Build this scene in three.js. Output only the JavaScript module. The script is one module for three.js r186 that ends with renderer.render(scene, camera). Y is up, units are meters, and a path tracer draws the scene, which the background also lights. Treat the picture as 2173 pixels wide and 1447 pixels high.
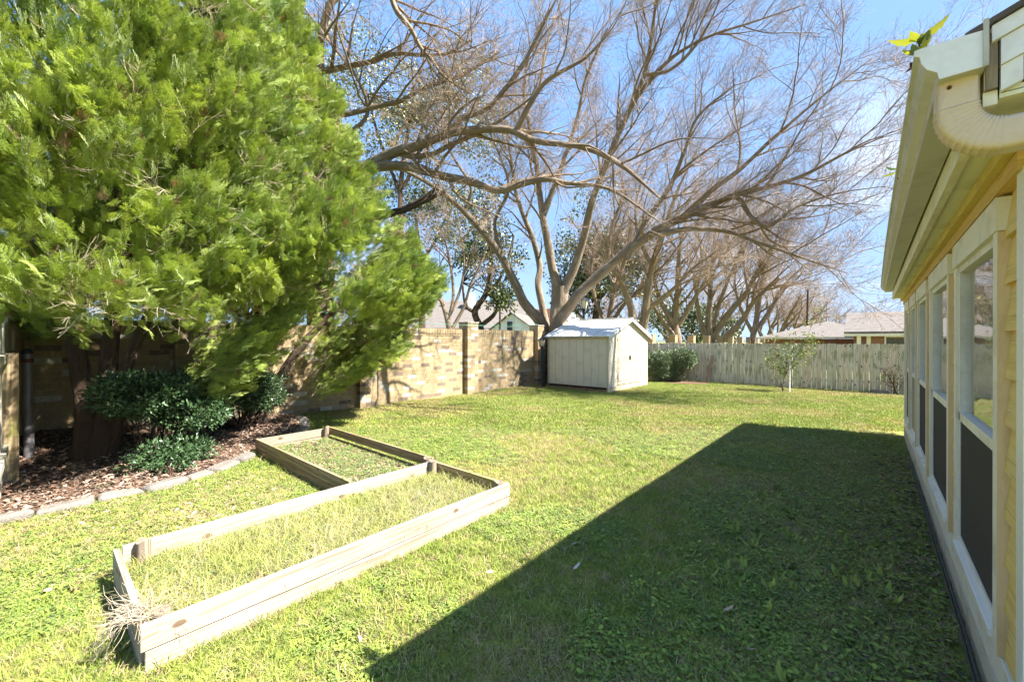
import * as THREE from 'three';
import { RoundedBoxGeometry } from 'three/addons/geometries/RoundedBoxGeometry.js';
import { mergeGeometries, mergeVertices } from 'three/addons/utils/BufferGeometryUtils.js';

// ---------- camera, sky, sun, exposure ----------
const scene = new THREE.Scene();
const EYE = 1.75;
const camera = new THREE.PerspectiveCamera(79.05, 1024 / 681, 0.05, 900);
camera.position.set(0, EYE, 0);
camera.rotation.order = 'YXZ';
camera.rotation.y = THREE.MathUtils.degToRad(41.19);
camera.rotation.x = THREE.MathUtils.degToRad(-0.1);

const renderer = new THREE.WebGLRenderer({ antialias: true });
renderer.setSize(1024, 681);
renderer.toneMapping = THREE.LinearToneMapping;
renderer.toneMappingExposure = 6.7;
renderer.shadowMap.enabled = true;

const SUN_DIR = new THREE.Vector3(0.78, 1, -0.32).normalize();
const sun = new THREE.DirectionalLight(new THREE.Color(1, 0.95, 0.87), 3.3);
sun.position.copy(SUN_DIR).multiplyScalar(60);
sun.castShadow = true;
sun.shadow.mapSize.set(4096, 4096);
Object.assign(sun.shadow.camera, { left: -40, right: 40, top: 40, bottom: -40, near: 1, far: 160 });
sun.shadow.radius = 1;
scene.add(sun, sun.target);

// ---------- random numbers and tileable noise ----------
function rng(seed) {
  let s = seed >>> 0;
  return () => { s = (s + 0x6d2b79f5) | 0; let t = Math.imul(s ^ (s >>> 15), 1 | s); t = (t + Math.imul(t ^ (t >>> 7), 61 | t)) ^ t; return ((t ^ (t >>> 14)) >>> 0) / 4294967296; };
}
const R0 = rng(7);
const hash2 = (x, y, s) => { let h = Math.imul(x, 374761393) + Math.imul(y, 668265263) + Math.imul(s, 2147483629 >>> 3); h = Math.imul(h ^ (h >>> 13), 1274126177); return ((h ^ (h >>> 16)) >>> 0) / 4294967296; };
const mod = (a, n) => ((a % n) + n) % n;
function vnoise(x, y, px = 1e6, py = 1e6, s = 0) {
  const ix = Math.floor(x), iy = Math.floor(y), fx = x - ix, fy = y - iy, ux = fx * fx * (3 - 2 * fx), uy = fy * fy * (3 - 2 * fy);
  const h = (a, b) => hash2(mod(a, px), mod(b, py), s);
  const a = h(ix, iy), b = h(ix + 1, iy), c = h(ix, iy + 1), d = h(ix + 1, iy + 1);
  return a + (b - a) * ux + (c - a) * uy + (a - b - c + d) * ux * uy;
}
function fbm(x, y, oct = 4, px = 1e6, py = 1e6, s = 0) { let v = 0, a = 0.5, t = 0; for (let i = 0; i < oct; i++) { v += a * vnoise(x, y, px, py, s + i * 17); t += a; x *= 2; y *= 2; px *= 2; py *= 2; a *= 0.5; } return v / t; }
const clamp = (x, a = 0, b = 1) => Math.min(b, Math.max(a, x));
const lerp = (a, b, t) => a + (b - a) * t;
const smooth = (a, b, x) => { const t = clamp((x - a) / (b - a)); return t * t * (3 - 2 * t); };
const mix3 = (a, b, t) => [lerp(a[0], b[0], t), lerp(a[1], b[1], t), lerp(a[2], b[2], t)];
const V = (x, y, z) => new THREE.Vector3(x, y, z);

// ---------- sky ----------
{
  const W = 1024, H = 512, data = new Float32Array(W * H * 4);
  const sunH = V(SUN_DIR.x, SUN_DIR.y, SUN_DIR.z);
  for (let j = 0; j < H; j++) for (let i = 0; i < W; i++) {
    const phi = (i / W - 0.5) * 2 * Math.PI, th = ((j + 0.5) / H - 0.5) * Math.PI;
    const y = Math.sin(th), c = Math.cos(th), x = c * Math.cos(phi), z = c * Math.sin(phi);
    const mu = x * sunH.x + y * sunH.y + z * sunH.z, e = Math.max(0, y);
    const horizon = Math.exp(-e * 3.6);
    let col = mix3([0.033, 0.083, 0.185], [0.122, 0.165, 0.222], horizon);
    const glow = Math.pow(clamp(0.5 + 0.5 * mu), 3.0);
    col = mix3(col, [0.088, 0.130, 0.198], glow * 0.7);
    const k = 1 / (e + 0.12), cl = fbm(x * k * 1.3 + 11, z * k * 2.2 + 5, 6, 1e6, 1e6, 5);
    const cm = smooth(0.56, 0.80, cl) * smooth(0.03, 0.12, y) * (1 - smooth(0.22, 0.5, y)) * 0.8;
    col = mix3(col, [0.24, 0.25, 0.265], cm);
    if (y < 0) col = mix3(col, [0.09, 0.09, 0.06], smooth(0, -0.06, y));
    data.set([col[0], col[1], col[2], 1], (j * W + i) * 4);
  }
  const t = new THREE.DataTexture(data, W, H, THREE.RGBAFormat, THREE.FloatType);
  t.mapping = THREE.EquirectangularReflectionMapping; t.magFilter = THREE.LinearFilter; t.minFilter = THREE.LinearFilter; t.needsUpdate = true;
  scene.background = t; scene.environment = t;
}

// ---------- textures ----------
function tex(w, h, fn, srgb = true, repU = 1, repV = 1) {
  const d = new Uint8Array(w * h * 4);
  for (let j = 0; j < h; j++) for (let i = 0; i < w; i++) {
    const c = fn((i + 0.5) / w, (j + 0.5) / h), o = (j * w + i) * 4;
    d[o] = clamp(c[0]) * 255; d[o + 1] = clamp(c[1]) * 255; d[o + 2] = clamp(c[2]) * 255; d[o + 3] = 255;
  }
  const t = new THREE.DataTexture(d, w, h, THREE.RGBAFormat);
  t.wrapS = t.wrapT = THREE.RepeatWrapping; t.magFilter = THREE.LinearFilter; t.minFilter = THREE.LinearMipmapLinearFilter; t.generateMipmaps = true;
  if (srgb) t.colorSpace = THREE.SRGBColorSpace;
  t.repeat.set(repU, repV); t.needsUpdate = true;
  return t;
}
const grey = (v) => [v, v, v];
// sawn timber, grain along u: one tile is 2 m by 0.5 m
function woodTex(seed, light, dark, knotCol, nKnots, stain, stainAmt) {
  const r = rng(seed), knots = [];
  for (let k = 0; k < nKnots; k++) knots.push([r(), r(), 0.011 + r() * 0.014]);
  const height = (u, v) => {
    let bend = 0, kn = 0;
    for (const [ku, kv, kr] of knots) {
      let du = Math.abs(u - ku); du = Math.min(du, 1 - du) * 2; let dv = v - kv; dv -= Math.round(dv); dv *= 0.5;
      const d = Math.hypot(du * 0.55, dv);
      bend += Math.sign(dv || 1) * 0.022 * Math.exp(-((du / 0.09) ** 2) - (dv / 0.05) ** 2);
      kn = Math.max(kn, 1 - smooth(kr * 0.75, kr * 1.15, d));
    }
    const vv = v + bend * 2;
    const g = 0.6 * fbm(u * 3, vv * 24, 3, 3, 24, seed) + 0.4 * fbm(u * 10, vv * 110, 2, 10, 110, seed + 3);
    const ring = 0.5 + 0.5 * Math.sin((vv * 30 + fbm(u * 2, vv * 3, 2, 2, 3, seed + 8) * 7) * 2);
    return [clamp(g * 0.92 + ring * 0.13), kn];
  };
  const col = tex(1024, 512, (u, v) => {
    const [g, kn] = height(u, v);
    let c = mix3(dark, light, smooth(0.25, 0.75, g));
    if (stain) c = mix3(c, stain, stainAmt * smooth(0.48, 0.75, fbm(u * 6, v * 5, 5, 6, 5, seed + 40)));
    const crack = smooth(0.78, 0.86, fbm(u * 5, v * 90, 2, 5, 90, seed + 77));
    c = mix3(c, mix3(dark, [0, 0, 0], 0.45), crack * 0.6);
    return mix3(c, knotCol, kn * 0.85);
  });
  const bump = tex(512, 256, (u, v) => { const [g, kn] = height(u, v); return grey(clamp(g * (1 - kn * 0.4))); }, false);
  return [col, bump];
}
const [woodPale, woodPaleB] = woodTex(11, [0.83, 0.78, 0.70], [0.60, 0.54, 0.46], [0.44, 0.35, 0.27], 4, [0.70, 0.68, 0.64], 0.7);
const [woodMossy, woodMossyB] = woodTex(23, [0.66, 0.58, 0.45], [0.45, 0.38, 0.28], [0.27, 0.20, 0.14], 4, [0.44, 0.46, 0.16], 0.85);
const [woodFence, woodFenceB] = woodTex(31, [0.82, 0.80, 0.76], [0.62, 0.60, 0.56], [0.29, 0.28, 0.24], 4, [0.53, 0.55, 0.46], 0.85);
const [sidingT, sidingB] = woodTex(43, [0.86, 0.74, 0.44], [0.80, 0.67, 0.37], [0.78, 0.64, 0.36], 2, [0.84, 0.76, 0.52], 0.4);
const speck = tex(512, 512, (u, v) => { const a = fbm(u * 8, v * 8, 4, 8, 8, 3), b = fbm(u * 90, v * 90, 2, 90, 90, 9); return grey(0.72 + 0.2 * a + 0.28 * (b - 0.5)); });
const speckB = tex(512, 512, (u, v) => grey(0.5 * fbm(u * 16, v * 16, 4, 16, 16, 4) + 0.5 * fbm(u * 100, v * 100, 2, 100, 100, 6)), false);
const grime = tex(1024, 1024, (u, v) => {
  const a = smooth(0.45, 0.8, fbm(u * 5, v * 5, 5, 5, 5, 61)), b = fbm(u * 60, v * 60, 2, 60, 60, 62);
  return mix3([1, 1, 1], [0.80, 0.76, 0.68], clamp(a * 0.45 + (b - 0.5) * 0.25));
});
const faint = tex(512, 512, (u, v) => grey(0.97 - 0.05 * smooth(0.5, 0.8, fbm(u * 4, v * 4, 4, 4, 4, 64)) + 0.05 * (fbm(u * 60, v * 60, 2, 60, 60, 65) - 0.5)));
const barkT = tex(512, 512, (u, v) => {
  const a = fbm(u * 10, v * 3, 4, 10, 3, 71), b = fbm(u * 50, v * 20, 3, 50, 20, 72), l = smooth(0.5, 0.75, fbm(u * 6, v * 5, 3, 6, 5, 75));
  return mix3(mix3([0.40, 0.35, 0.29], [0.66, 0.61, 0.54], clamp(a * 0.6 + b * 0.5)), [0.68, 0.67, 0.62], l * 0.5);
});
const barkB = tex(512, 512, (u, v) => grey(0.5 * fbm(u * 14, v * 4, 4, 14, 4, 71) + 0.5 * fbm(u * 50, v * 24, 2, 50, 24, 72)), false);
const lawnT = tex(1024, 1024, (u, v) => {
  const a = fbm(u * 40, v * 40, 4, 40, 40, 81), b = fbm(u * 150, v * 150, 2, 150, 150, 82), s = smooth(0.5, 0.72, fbm(u * 9, v * 9, 4, 9, 9, 83));
  const g = mix3([0.30, 0.33, 0.11], [0.56, 0.58, 0.24], clamp(a * 0.7 + b * 0.5 - 0.1));
  return mix3(g, mix3([0.36, 0.29, 0.18], [0.60, 0.53, 0.34], b), s * 0.65);
});
const soilT = tex(1024, 1024, (u, v) => {
  const a = fbm(u * 30, v * 30, 4, 30, 30, 91), b = fbm(u * 130, v * 130, 2, 130, 130, 92);
  return mix3([0.24, 0.17, 0.12], [0.52, 0.39, 0.29], clamp(a * 0.6 + b * 0.6 - 0.15));
});
const soilB = tex(512, 512, (u, v) => grey(fbm(u * 70, v * 70, 3, 70, 70, 94)), false);
const shingleT = tex(1024, 1024, (u, v) => {
  const row = Math.floor(v * 28), fv = v * 28 - row, uu = u * 16 + (row % 2) * 0.5 + hash2(row, 3, 1) * 0.3, col = Math.floor(uu);
  const t = hash2(mod(col, 16), row, 12), n = fbm(u * 200, v * 200, 2, 200, 200, 13);
  const c = mix3([0.50, 0.47, 0.45], [0.66, 0.63, 0.60], t * 0.6 + n * 0.5);
  return mix3(c, [0.30, 0.28, 0.27], fv < 0.10 ? 0.7 : 0);
});
const waveN = tex(512, 512, (u, v) => grey(fbm(u * 3, v * 9, 3, 3, 9, 111)), false);

// ---------- materials ----------
const mat = (o) => new THREE.MeshStandardMaterial({ roughness: 0.85, ...o });
const lin = (r, g, b) => new THREE.Color().setRGB(r, g, b);
const M = {
  lawn: mat({ map: lawnT, roughness: 1 }),
  soil: mat({ map: soilT, bumpMap: soilB, bumpScale: 0.02, roughness: 1 }),
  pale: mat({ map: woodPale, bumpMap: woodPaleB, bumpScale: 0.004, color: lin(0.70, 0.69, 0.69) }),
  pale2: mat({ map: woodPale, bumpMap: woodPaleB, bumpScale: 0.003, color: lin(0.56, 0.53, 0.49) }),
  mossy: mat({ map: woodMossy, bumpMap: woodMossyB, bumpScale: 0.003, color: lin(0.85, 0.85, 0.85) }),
  mossy2: mat({ map: woodMossy, bumpMap: woodMossyB, bumpScale: 0.003, color: lin(1.0, 0.93, 0.84) }),
  postwood: mat({ map: woodPale, bumpMap: woodPaleB, bumpScale: 0.004, color: lin(0.46, 0.42, 0.38) }),
  picket: [lin(1, 1, 0.98), lin(0.86, 0.86, 0.80), lin(0.95, 0.98, 0.90), lin(1, 0.93, 0.88)].map((c) => mat({ map: woodFence, bumpMap: woodFenceB, bumpScale: 0.004, color: c })),
  mortar: mat({ color: lin(0.56, 0.45, 0.29), map: speck, bumpMap: speckB, bumpScale: 0.003 }),
  brick: [[0.53, 0.395, 0.22], [0.51, 0.375, 0.205], [0.55, 0.41, 0.235], [0.50, 0.365, 0.205], [0.24, 0.175, 0.125], [0.28, 0.21, 0.15], [0.64, 0.58, 0.47], [0.68, 0.63, 0.52]].map((c) => mat({ color: lin(...c), map: speck, bumpMap: speckB, bumpScale: 0.004 })),
  brickAny: mat({ color: lin(1, 1, 1), map: speck, bumpMap: speckB, bumpScale: 0.004 }),
  cap: mat({ color: lin(0.52, 0.46, 0.36), map: speck, bumpMap: speckB, bumpScale: 0.004 }),
  stone: mat({ color: lin(0.27, 0.24, 0.21), map: speck, bumpMap: speckB, bumpScale: 0.012 }),
  bark: mat({ map: barkT, bumpMap: barkB, bumpScale: 0.02, roughness: 0.95, color: lin(0.82, 0.76, 0.70) }),
  barkWarm: mat({ map: barkT, bumpMap: barkB, bumpScale: 0.006, roughness: 0.95, color: lin(0.76, 0.65, 0.55) }),
  barkDark: mat({ map: barkT, bumpMap: barkB, bumpScale: 0.02, roughness: 0.95, color: lin(0.24, 0.19, 0.155) }),
  barkCut: mat({ map: barkT, bumpMap: barkB, bumpScale: 0.01, roughness: 0.95, color: lin(0.22, 0.19, 0.16) }),
  twig: mat({ color: lin(0.30, 0.22, 0.165), roughness: 0.9 }),
  deadTwig: mat({ color: lin(0.42, 0.34, 0.24), roughness: 0.95 }),
  shedWall: mat({ color: lin(0.66, 0.59, 0.46), map: faint, roughness: 0.6 }),
  shedTrim: mat({ color: lin(0.52, 0.45, 0.31), map: faint, roughness: 0.6 }),
  shedRoof: mat({ color: lin(0.70, 0.68, 0.64), map: grime, bumpMap: speckB, bumpScale: 0.004, roughness: 0.7 }),
  darkGap: mat({ color: lin(0.04, 0.035, 0.03), roughness: 1 }),
  siding: mat({ map: sidingT, bumpMap: sidingB, bumpScale: 0.003, roughness: 0.7 }),
  trim: mat({ color: lin(0.74, 0.68, 0.55), map: grime, roughness: 0.6 }),
  trimEdge: mat({ color: lin(0.70, 0.52, 0.30), map: grime, roughness: 0.65 }),
  vinyl: mat({ color: lin(0.76, 0.72, 0.64), map: grime, roughness: 0.45 }),
  frieze: mat({ map: sidingT, bumpMap: sidingB, bumpScale: 0.004, roughness: 0.7, color: lin(0.90, 0.80, 0.66) }),
  yellow: mat({ color: lin(0.62, 0.47, 0.11), map: grime, roughness: 0.6 }),
  soffit: mat({ color: lin(0.72, 0.69, 0.52), map: grime, roughness: 0.7 }),
  gutter: mat({ color: lin(0.48, 0.45, 0.41), map: grime, roughness: 0.45 }),
  spout: mat({ color: lin(0.60, 0.46, 0.32), map: grime, roughness: 0.4 }),
  whitePaint: mat({ color: lin(0.74, 0.71, 0.72), map: grime, roughness: 0.55 }),
  screen: mat({ color: lin(0.035, 0.028, 0.020), roughness: 0.9 }),
  concrete: mat({ color: lin(0.50, 0.44, 0.33), map: grime, bumpMap: speckB, bumpScale: 0.006 }),
  shingle: mat({ map: shingleT, roughness: 0.95, color: lin(0.46, 0.45, 0.45) }),
  shingleDark: mat({ map: shingleT, roughness: 0.95, color: lin(0.30, 0.26, 0.26) }),
  rust: mat({ color: lin(0.14, 0.045, 0.02), map: speck, roughness: 0.95 }),
  black: mat({ color: lin(0.02, 0.021, 0.025), roughness: 0.5, metalness: 0.2 }),
  pipe: mat({ color: lin(0.17, 0.16, 0.17), map: grime, roughness: 0.5, metalness: 0.5 }),
  rubber: mat({ color: lin(0.025, 0.025, 0.027), roughness: 0.7 }),
  frost: mat({ color: lin(0.62, 0.58, 0.44), roughness: 0.35 }),
  whiteWall: mat({ color: lin(0.74, 0.76, 0.78), map: grime }),
  houseBrick: mat({ color: lin(0.40, 0.20, 0.13), map: speck }),
  pink: mat({ map: woodPale, bumpMap: woodPaleB, bumpScale: 0.003, color: lin(0.66, 0.52, 0.49) }),
  string: mat({ color: lin(0.12, 0.50, 0.36), roughness: 0.6 }),
  inner: mat({ color: lin(0.48, 0.44, 0.38) }),
  glass: new THREE.MeshPhysicalMaterial({ color: lin(0.95, 0.97, 0.95), transmission: 1, thickness: 0, roughness: 0.02, ior: 1.6, bumpMap: waveN, bumpScale: 0.002 }),
  farGlass: mat({ color: lin(0.03, 0.045, 0.05), roughness: 0.08 }),
  leafThuja: new THREE.MeshPhysicalMaterial({ color: lin(1, 1, 1), roughness: 0.9, transmission: 0.45, thickness: 0, side: THREE.DoubleSide }),
  leafShrub: mat({ color: lin(1, 1, 1), roughness: 0.42, side: THREE.DoubleSide }),
  leafSoft: new THREE.MeshPhysicalMaterial({ color: lin(1, 1, 1), roughness: 0.85, transmission: 0.35, thickness: 0, side: THREE.DoubleSide }),
  grass: new THREE.MeshPhysicalMaterial({ color: lin(1, 1, 1), roughness: 0.85, transmission: 0.3, thickness: 0, side: THREE.DoubleSide }),
  chip: mat({ color: lin(1, 1, 1), roughness: 1, side: THREE.DoubleSide }),
};

// ---------- building helpers ----------
const taken = {}, baseOf = new Map();
function numbered(n) { const k = taken[n] ?? 0; taken[n] = k + 1; return k ? n + '_' + String(k).padStart(3, '0') : n; }
function thing(name, label, category, base, group) {
  const o = new THREE.Group(); o.name = numbered(name); o.position.set(...base); scene.add(o);
  o.userData = { label, category }; if (group) o.userData.group = group;
  baseOf.set(o, base); return o;
}
const shade = (m) => { m.castShadow = m.receiveShadow = true; return m; };
// geometry given in world coordinates becomes a part (or sub-part) of its thing
function part(parent, name, geo, material, label) {
  const b = baseOf.get(parent); geo.translate(-b[0], -b[1], -b[2]);
  const m = shade(new THREE.Mesh(geo, material)); m.name = name; parent.add(m); baseOf.set(m, b);
  if (label) m.userData.label = label;
  return m;
}
// a shared geometry placed at a world point as a part
function piece(parent, name, geo, material, x, y, z, ry = 0, rz = 0, rx = 0) {
  const b = baseOf.get(parent), m = shade(new THREE.Mesh(geo, material)); m.name = name;
  m.position.set(x - b[0], y - b[1], z - b[2]); m.rotation.set(rx, ry, rz); parent.add(m); baseOf.set(m, [x, y, z]); return m;
}
function solo(name, geo, material, label, category, base, group) {
  geo.translate(-base[0], -base[1], -base[2]);
  const m = shade(new THREE.Mesh(geo, material)); m.name = numbered(name); m.position.set(...base); scene.add(m);
  m.userData = { label, category }; if (group) m.userData.group = group; return m;
}
function struct(name, geo, material, label) { const m = shade(new THREE.Mesh(geo, material)); m.name = name; m.userData = { kind: 'structure', label }; scene.add(m); return m; }
function copies(name, geo, material, list, parent, label, category) {
  const im = shade(new THREE.InstancedMesh(geo, material, list.length)); im.name = parent ? name : numbered(name);
  const b = parent ? baseOf.get(parent) : [0, 0, 0], t = new THREE.Matrix4();
  list.forEach(({ m, c }, i) => { t.copy(m); t.elements[12] -= b[0]; t.elements[13] -= b[1]; t.elements[14] -= b[2]; im.setMatrixAt(i, t); if (c) im.setColorAt(i, c); });
  im.userData = { kind: 'stuff' }; if (label) im.userData.label = label; if (category) im.userData.category = category;
  (parent ?? scene).add(im); return im;
}
const _q = new THREE.Quaternion(), _p = V(0, 0, 0), _s = V(1, 1, 1), _up = V(0, 1, 0), _e = new THREE.Euler();
const mtx = (x, y, z, rx, ry, rz, s, sy = s) => new THREE.Matrix4().compose(_p.set(x, y, z), _q.setFromEuler(_e.set(rx, ry, rz, 'YXZ')), _s.set(s, sy, s));
// +Y of the copy points along d
function mtxDir(p, d, spin, s) { const q = new THREE.Quaternion().setFromUnitVectors(_up, d).multiply(_q.setFromAxisAngle(_up, spin)); return new THREE.Matrix4().compose(p, q, _s.set(s, s, s)); }
// uv in metres by the way each face points; grain runs along the given axis
function metreUV(geo, axis = 0, ou = 0, ov = 0, tu = 2, tv = 0.5) {
  const g = geo.index ? geo.toNonIndexed() : geo; if (!g.attributes.normal) g.computeVertexNormals();
  const p = g.attributes.position, n = g.attributes.normal, uv = new Float32Array(p.count * 2), q = [0, 0, 0], w = [0, 0, 0];
  for (let i = 0; i < p.count; i += 3) {
    w[0] = w[1] = w[2] = 0;
    for (let k = 0; k < 3; k++) { w[0] += Math.abs(n.getX(i + k)); w[1] += Math.abs(n.getY(i + k)); w[2] += Math.abs(n.getZ(i + k)); }
    const dom = w[0] > w[1] ? (w[0] > w[2] ? 0 : 2) : (w[1] > w[2] ? 1 : 2);
    let a = [1, 2, 0][dom], b = [2, 0, 1][dom]; if (b === axis) [a, b] = [b, a];
    for (let k = 0; k < 3; k++) { q[0] = p.getX(i + k); q[1] = p.getY(i + k); q[2] = p.getZ(i + k); uv[(i + k) * 2] = q[a] / tu + ou; uv[(i + k) * 2 + 1] = q[b] / tv + ov + dom * 0.31; }
  }
  g.setAttribute('uv', new THREE.BufferAttribute(uv, 2)); return g;
}
const sq = [1, 1];
function box(x0, x1, y0, y1, z0, z1, o = {}) {
  const w = x1 - x0, h = y1 - y0, d = z1 - z0, b = o.bevel ?? 0;
  let g = b ? new RoundedBoxGeometry(w, h, d, 1, b) : new THREE.BoxGeometry(w, h, d);
  const axis = o.axis ?? (w >= h && w >= d ? 0 : h >= d ? 1 : 2);
  g = metreUV(g, axis, o.u ?? R0(), o.v ?? R0(), o.tu ?? 2, o.tv ?? 0.5);
  g.translate((x0 + x1) / 2, (y0 + y1) / 2, (z0 + z1) / 2); return g;
}
class MB { // collects triangles
  constructor() { this.p = []; this.uv = []; this.i = []; }
  v(x, y, z, u = 0, w = 0) { this.p.push(x, y, z); this.uv.push(u, w); return this.p.length / 3 - 1; }
  t(a, b, c) { this.i.push(a, b, c); }
  quad(a, b, c, d) { this.i.push(a, b, c, a, c, d); }
  geo() {
    const g = new THREE.BufferGeometry();
    g.setAttribute('position', new THREE.BufferAttribute(new Float32Array(this.p), 3)); g.setAttribute('uv', new THREE.BufferAttribute(new Float32Array(this.uv), 2));
    g.setIndex(this.i.length && this.p.length / 3 > 65535 ? new THREE.BufferAttribute(new Uint32Array(this.i), 1) : this.i); g.computeVertexNormals(); return g;
  }
  // tapered tube along points
  tube(pts, rad, sides, cap = false, lump = 0, seed = 0) {
    const n = pts.length; let N = V(0, 0, 0), T = V(0, 0, 0), B = V(0, 0, 0), first = -1, len = 0;
    T.subVectors(pts[1], pts[0]).normalize(); N.set(Math.abs(T.y) > 0.9 ? 1 : 0, Math.abs(T.y) > 0.9 ? 0 : 1, 0).cross(T).normalize();
    for (let k = 0; k < n; k++) {
      if (k) len += pts[k].distanceTo(pts[k - 1]);
      T.subVectors(pts[Math.min(n - 1, k + 1)], pts[Math.max(0, k - 1)]).normalize();
      N.addScaledVector(T, -N.dot(T)).normalize(); B.crossVectors(T, N);
      const start = this.p.length / 3;
      for (let s = 0; s <= sides; s++) {
        const a = (s % sides) / sides * Math.PI * 2, r = rad[k] * (1 + (lump ? lump * (vnoise(Math.cos(a) * 1.7 + 5 + seed, Math.sin(a) * 1.7 + len * 1.5) - 0.5) : 0)), ca = Math.cos(a) * r, sa = Math.sin(a) * r;
        this.v(pts[k].x + N.x * ca + B.x * sa, pts[k].y + N.y * ca + B.y * sa, pts[k].z + N.z * ca + B.z * sa, s / sides * Math.max(1, Math.round(rad[0] * 6)), len * 0.8);
      }
      if (k) for (let s = 0; s < sides; s++) { const a = first + s, b = start + s; this.quad(a, a + 1, b + 1, b); }
      if (cap && (k === 0 || k === n - 1)) { const c = this.v(pts[k].x, pts[k].y, pts[k].z); for (let s = 0; s < sides; s++) k ? this.t(start + s, start + s + 1, c) : this.t(start + s + 1, start + s, c); }
      first = start;
    }
  }
}
const curvePts = (pts, n) => new THREE.CatmullRomCurve3(pts, false, 'centripetal').getPoints(n);
function resample(guide, per) { // [x,y,z,r] list -> smooth points and radii
  const c = new THREE.CatmullRomCurve3(guide.map((g) => V(g[0], g[1], g[2])), false, 'centripetal'), n = (guide.length - 1) * per, P = [], Q = [];
  for (let i = 0; i <= n; i++) { const t = i / n, f = t * (guide.length - 1), k = Math.min(guide.length - 2, Math.floor(f)); P.push(c.getPoint(t)); Q.push(lerp(guide[k][3], guide[k + 1][3], f - k)); }
  return [P, Q];
}
const extrudeZ = (shape, z0, z1, bevel) => { const g = new THREE.ExtrudeGeometry(shape, { depth: Math.abs(z1 - z0), bevelEnabled: false }); g.translate(0, 0, Math.min(z0, z1)); return g; };

// ---------- terrain ----------
const smoothT = (a, b, x) => { const t = clamp((x - a) / (b - a)); return t * t * (3 - 2 * t); };
function groundY(x, z) { return 0.27 * Math.exp(-(((z - 0.3) / 2.9) ** 2)) * (1 - smoothT(-9.9, -6.6, x)) * smoothT(-14, -10.4, x) ; }
function edgeX(z) { // right-hand limit of the mulch bed at each z
  const k = [[0.9, -6.27], [0.25, -6.29], [-0.9, -6.33], [-1.5, -6.6], [-2.14, -7.0], [-2.9, -7.5], [-3.4, -8.45], [-3.7, -9.85]];
  for (let i = 0; i < k.length - 1; i++) if (z <= k[i][0] && z >= k[i + 1][0]) return lerp(k[i][1], k[i + 1][1], (z - k[i][0]) / (k[i + 1][0] - k[i][0]));
  return z > 0 ? -6.27 : -99;
}
const inMulch = (x, z) => x < edgeX(z) && x > -9.97 && z < 1.2;
const BED1 = { x0: -4.14, x1: -2.87, z0: -3.25, z1: -0.34 }, BED2 = { x0: -7.1, x1: -4.2, z0: -3.3, z1: -2.16 };
const inBed = (b, x, z, m = 0) => x > b.x0 - m && x < b.x1 + m && z > b.z0 - m && z < b.z1 + m;
{
  const xs = [], zs = [];
  for (let x = -320; x < -16; x += 38) xs.push(x); for (let x = -16; x <= 3; x += 0.25) xs.push(x); for (let x = 12; x <= 320; x += 38) xs.push(x);
  for (let z = -420; z < -20; z += 40) zs.push(z); for (let z = -20; z <= 4; z += 0.25) zs.push(z); for (let z = 20; z <= 200; z += 40) zs.push(z);
  const mb = new MB();
  for (const z of zs) for (const x of xs) { const near = x > -9.8 && x < 0.3 && z > -18 && z < 2 ? (fbm(x * 0.9, z * 0.9, 3, 1e6, 1e6, 21) - 0.5) * 0.035 : 0; mb.v(x, groundY(x, z) + near - (z < -21 ? 0.25 : 0), z, x / 2.2, z / 2.2); }
  const W = xs.length; for (let j = 0; j < zs.length - 1; j++) for (let i = 0; i < W - 1; i++) { const a = j * W + i; mb.quad(a, a + W, a + W + 1, a + 1); }
  struct('lawn', mb.geo(), M.lawn, 'mown backyard lawn of mixed grass and weeds');
  const mu = new MB(), n = 40; let rows = 0;
  for (let z = 1.2; z >= -3.7; z -= 0.1) { rows++; for (let i = 0; i <= n; i++) { const x = lerp(-9.97, edgeX(Math.max(-3.7, z)), i / n); mu.v(x, groundY(x, z) + 0.03 + 0.03 * (fbm(x * 3, z * 3, 3, 1e6, 1e6, 31)), z, x / 1.5, z / 1.5); } }
  for (let j = 0; j < rows - 1; j++) for (let i = 0; i < n; i++) { const a = j * (n + 1) + i; mu.quad(a, a + 1, a + n + 2, a + n + 1); }
  struct('mulch_bed', mu.geo(), M.soil, 'brown wood mulch bed below the evergreen trees');
}
const lawnY = (x, z) => groundY(x, z) + (fbm(x * 0.9, z * 0.9, 3, 1e6, 1e6, 21) - 0.5) * 0.035;

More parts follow.
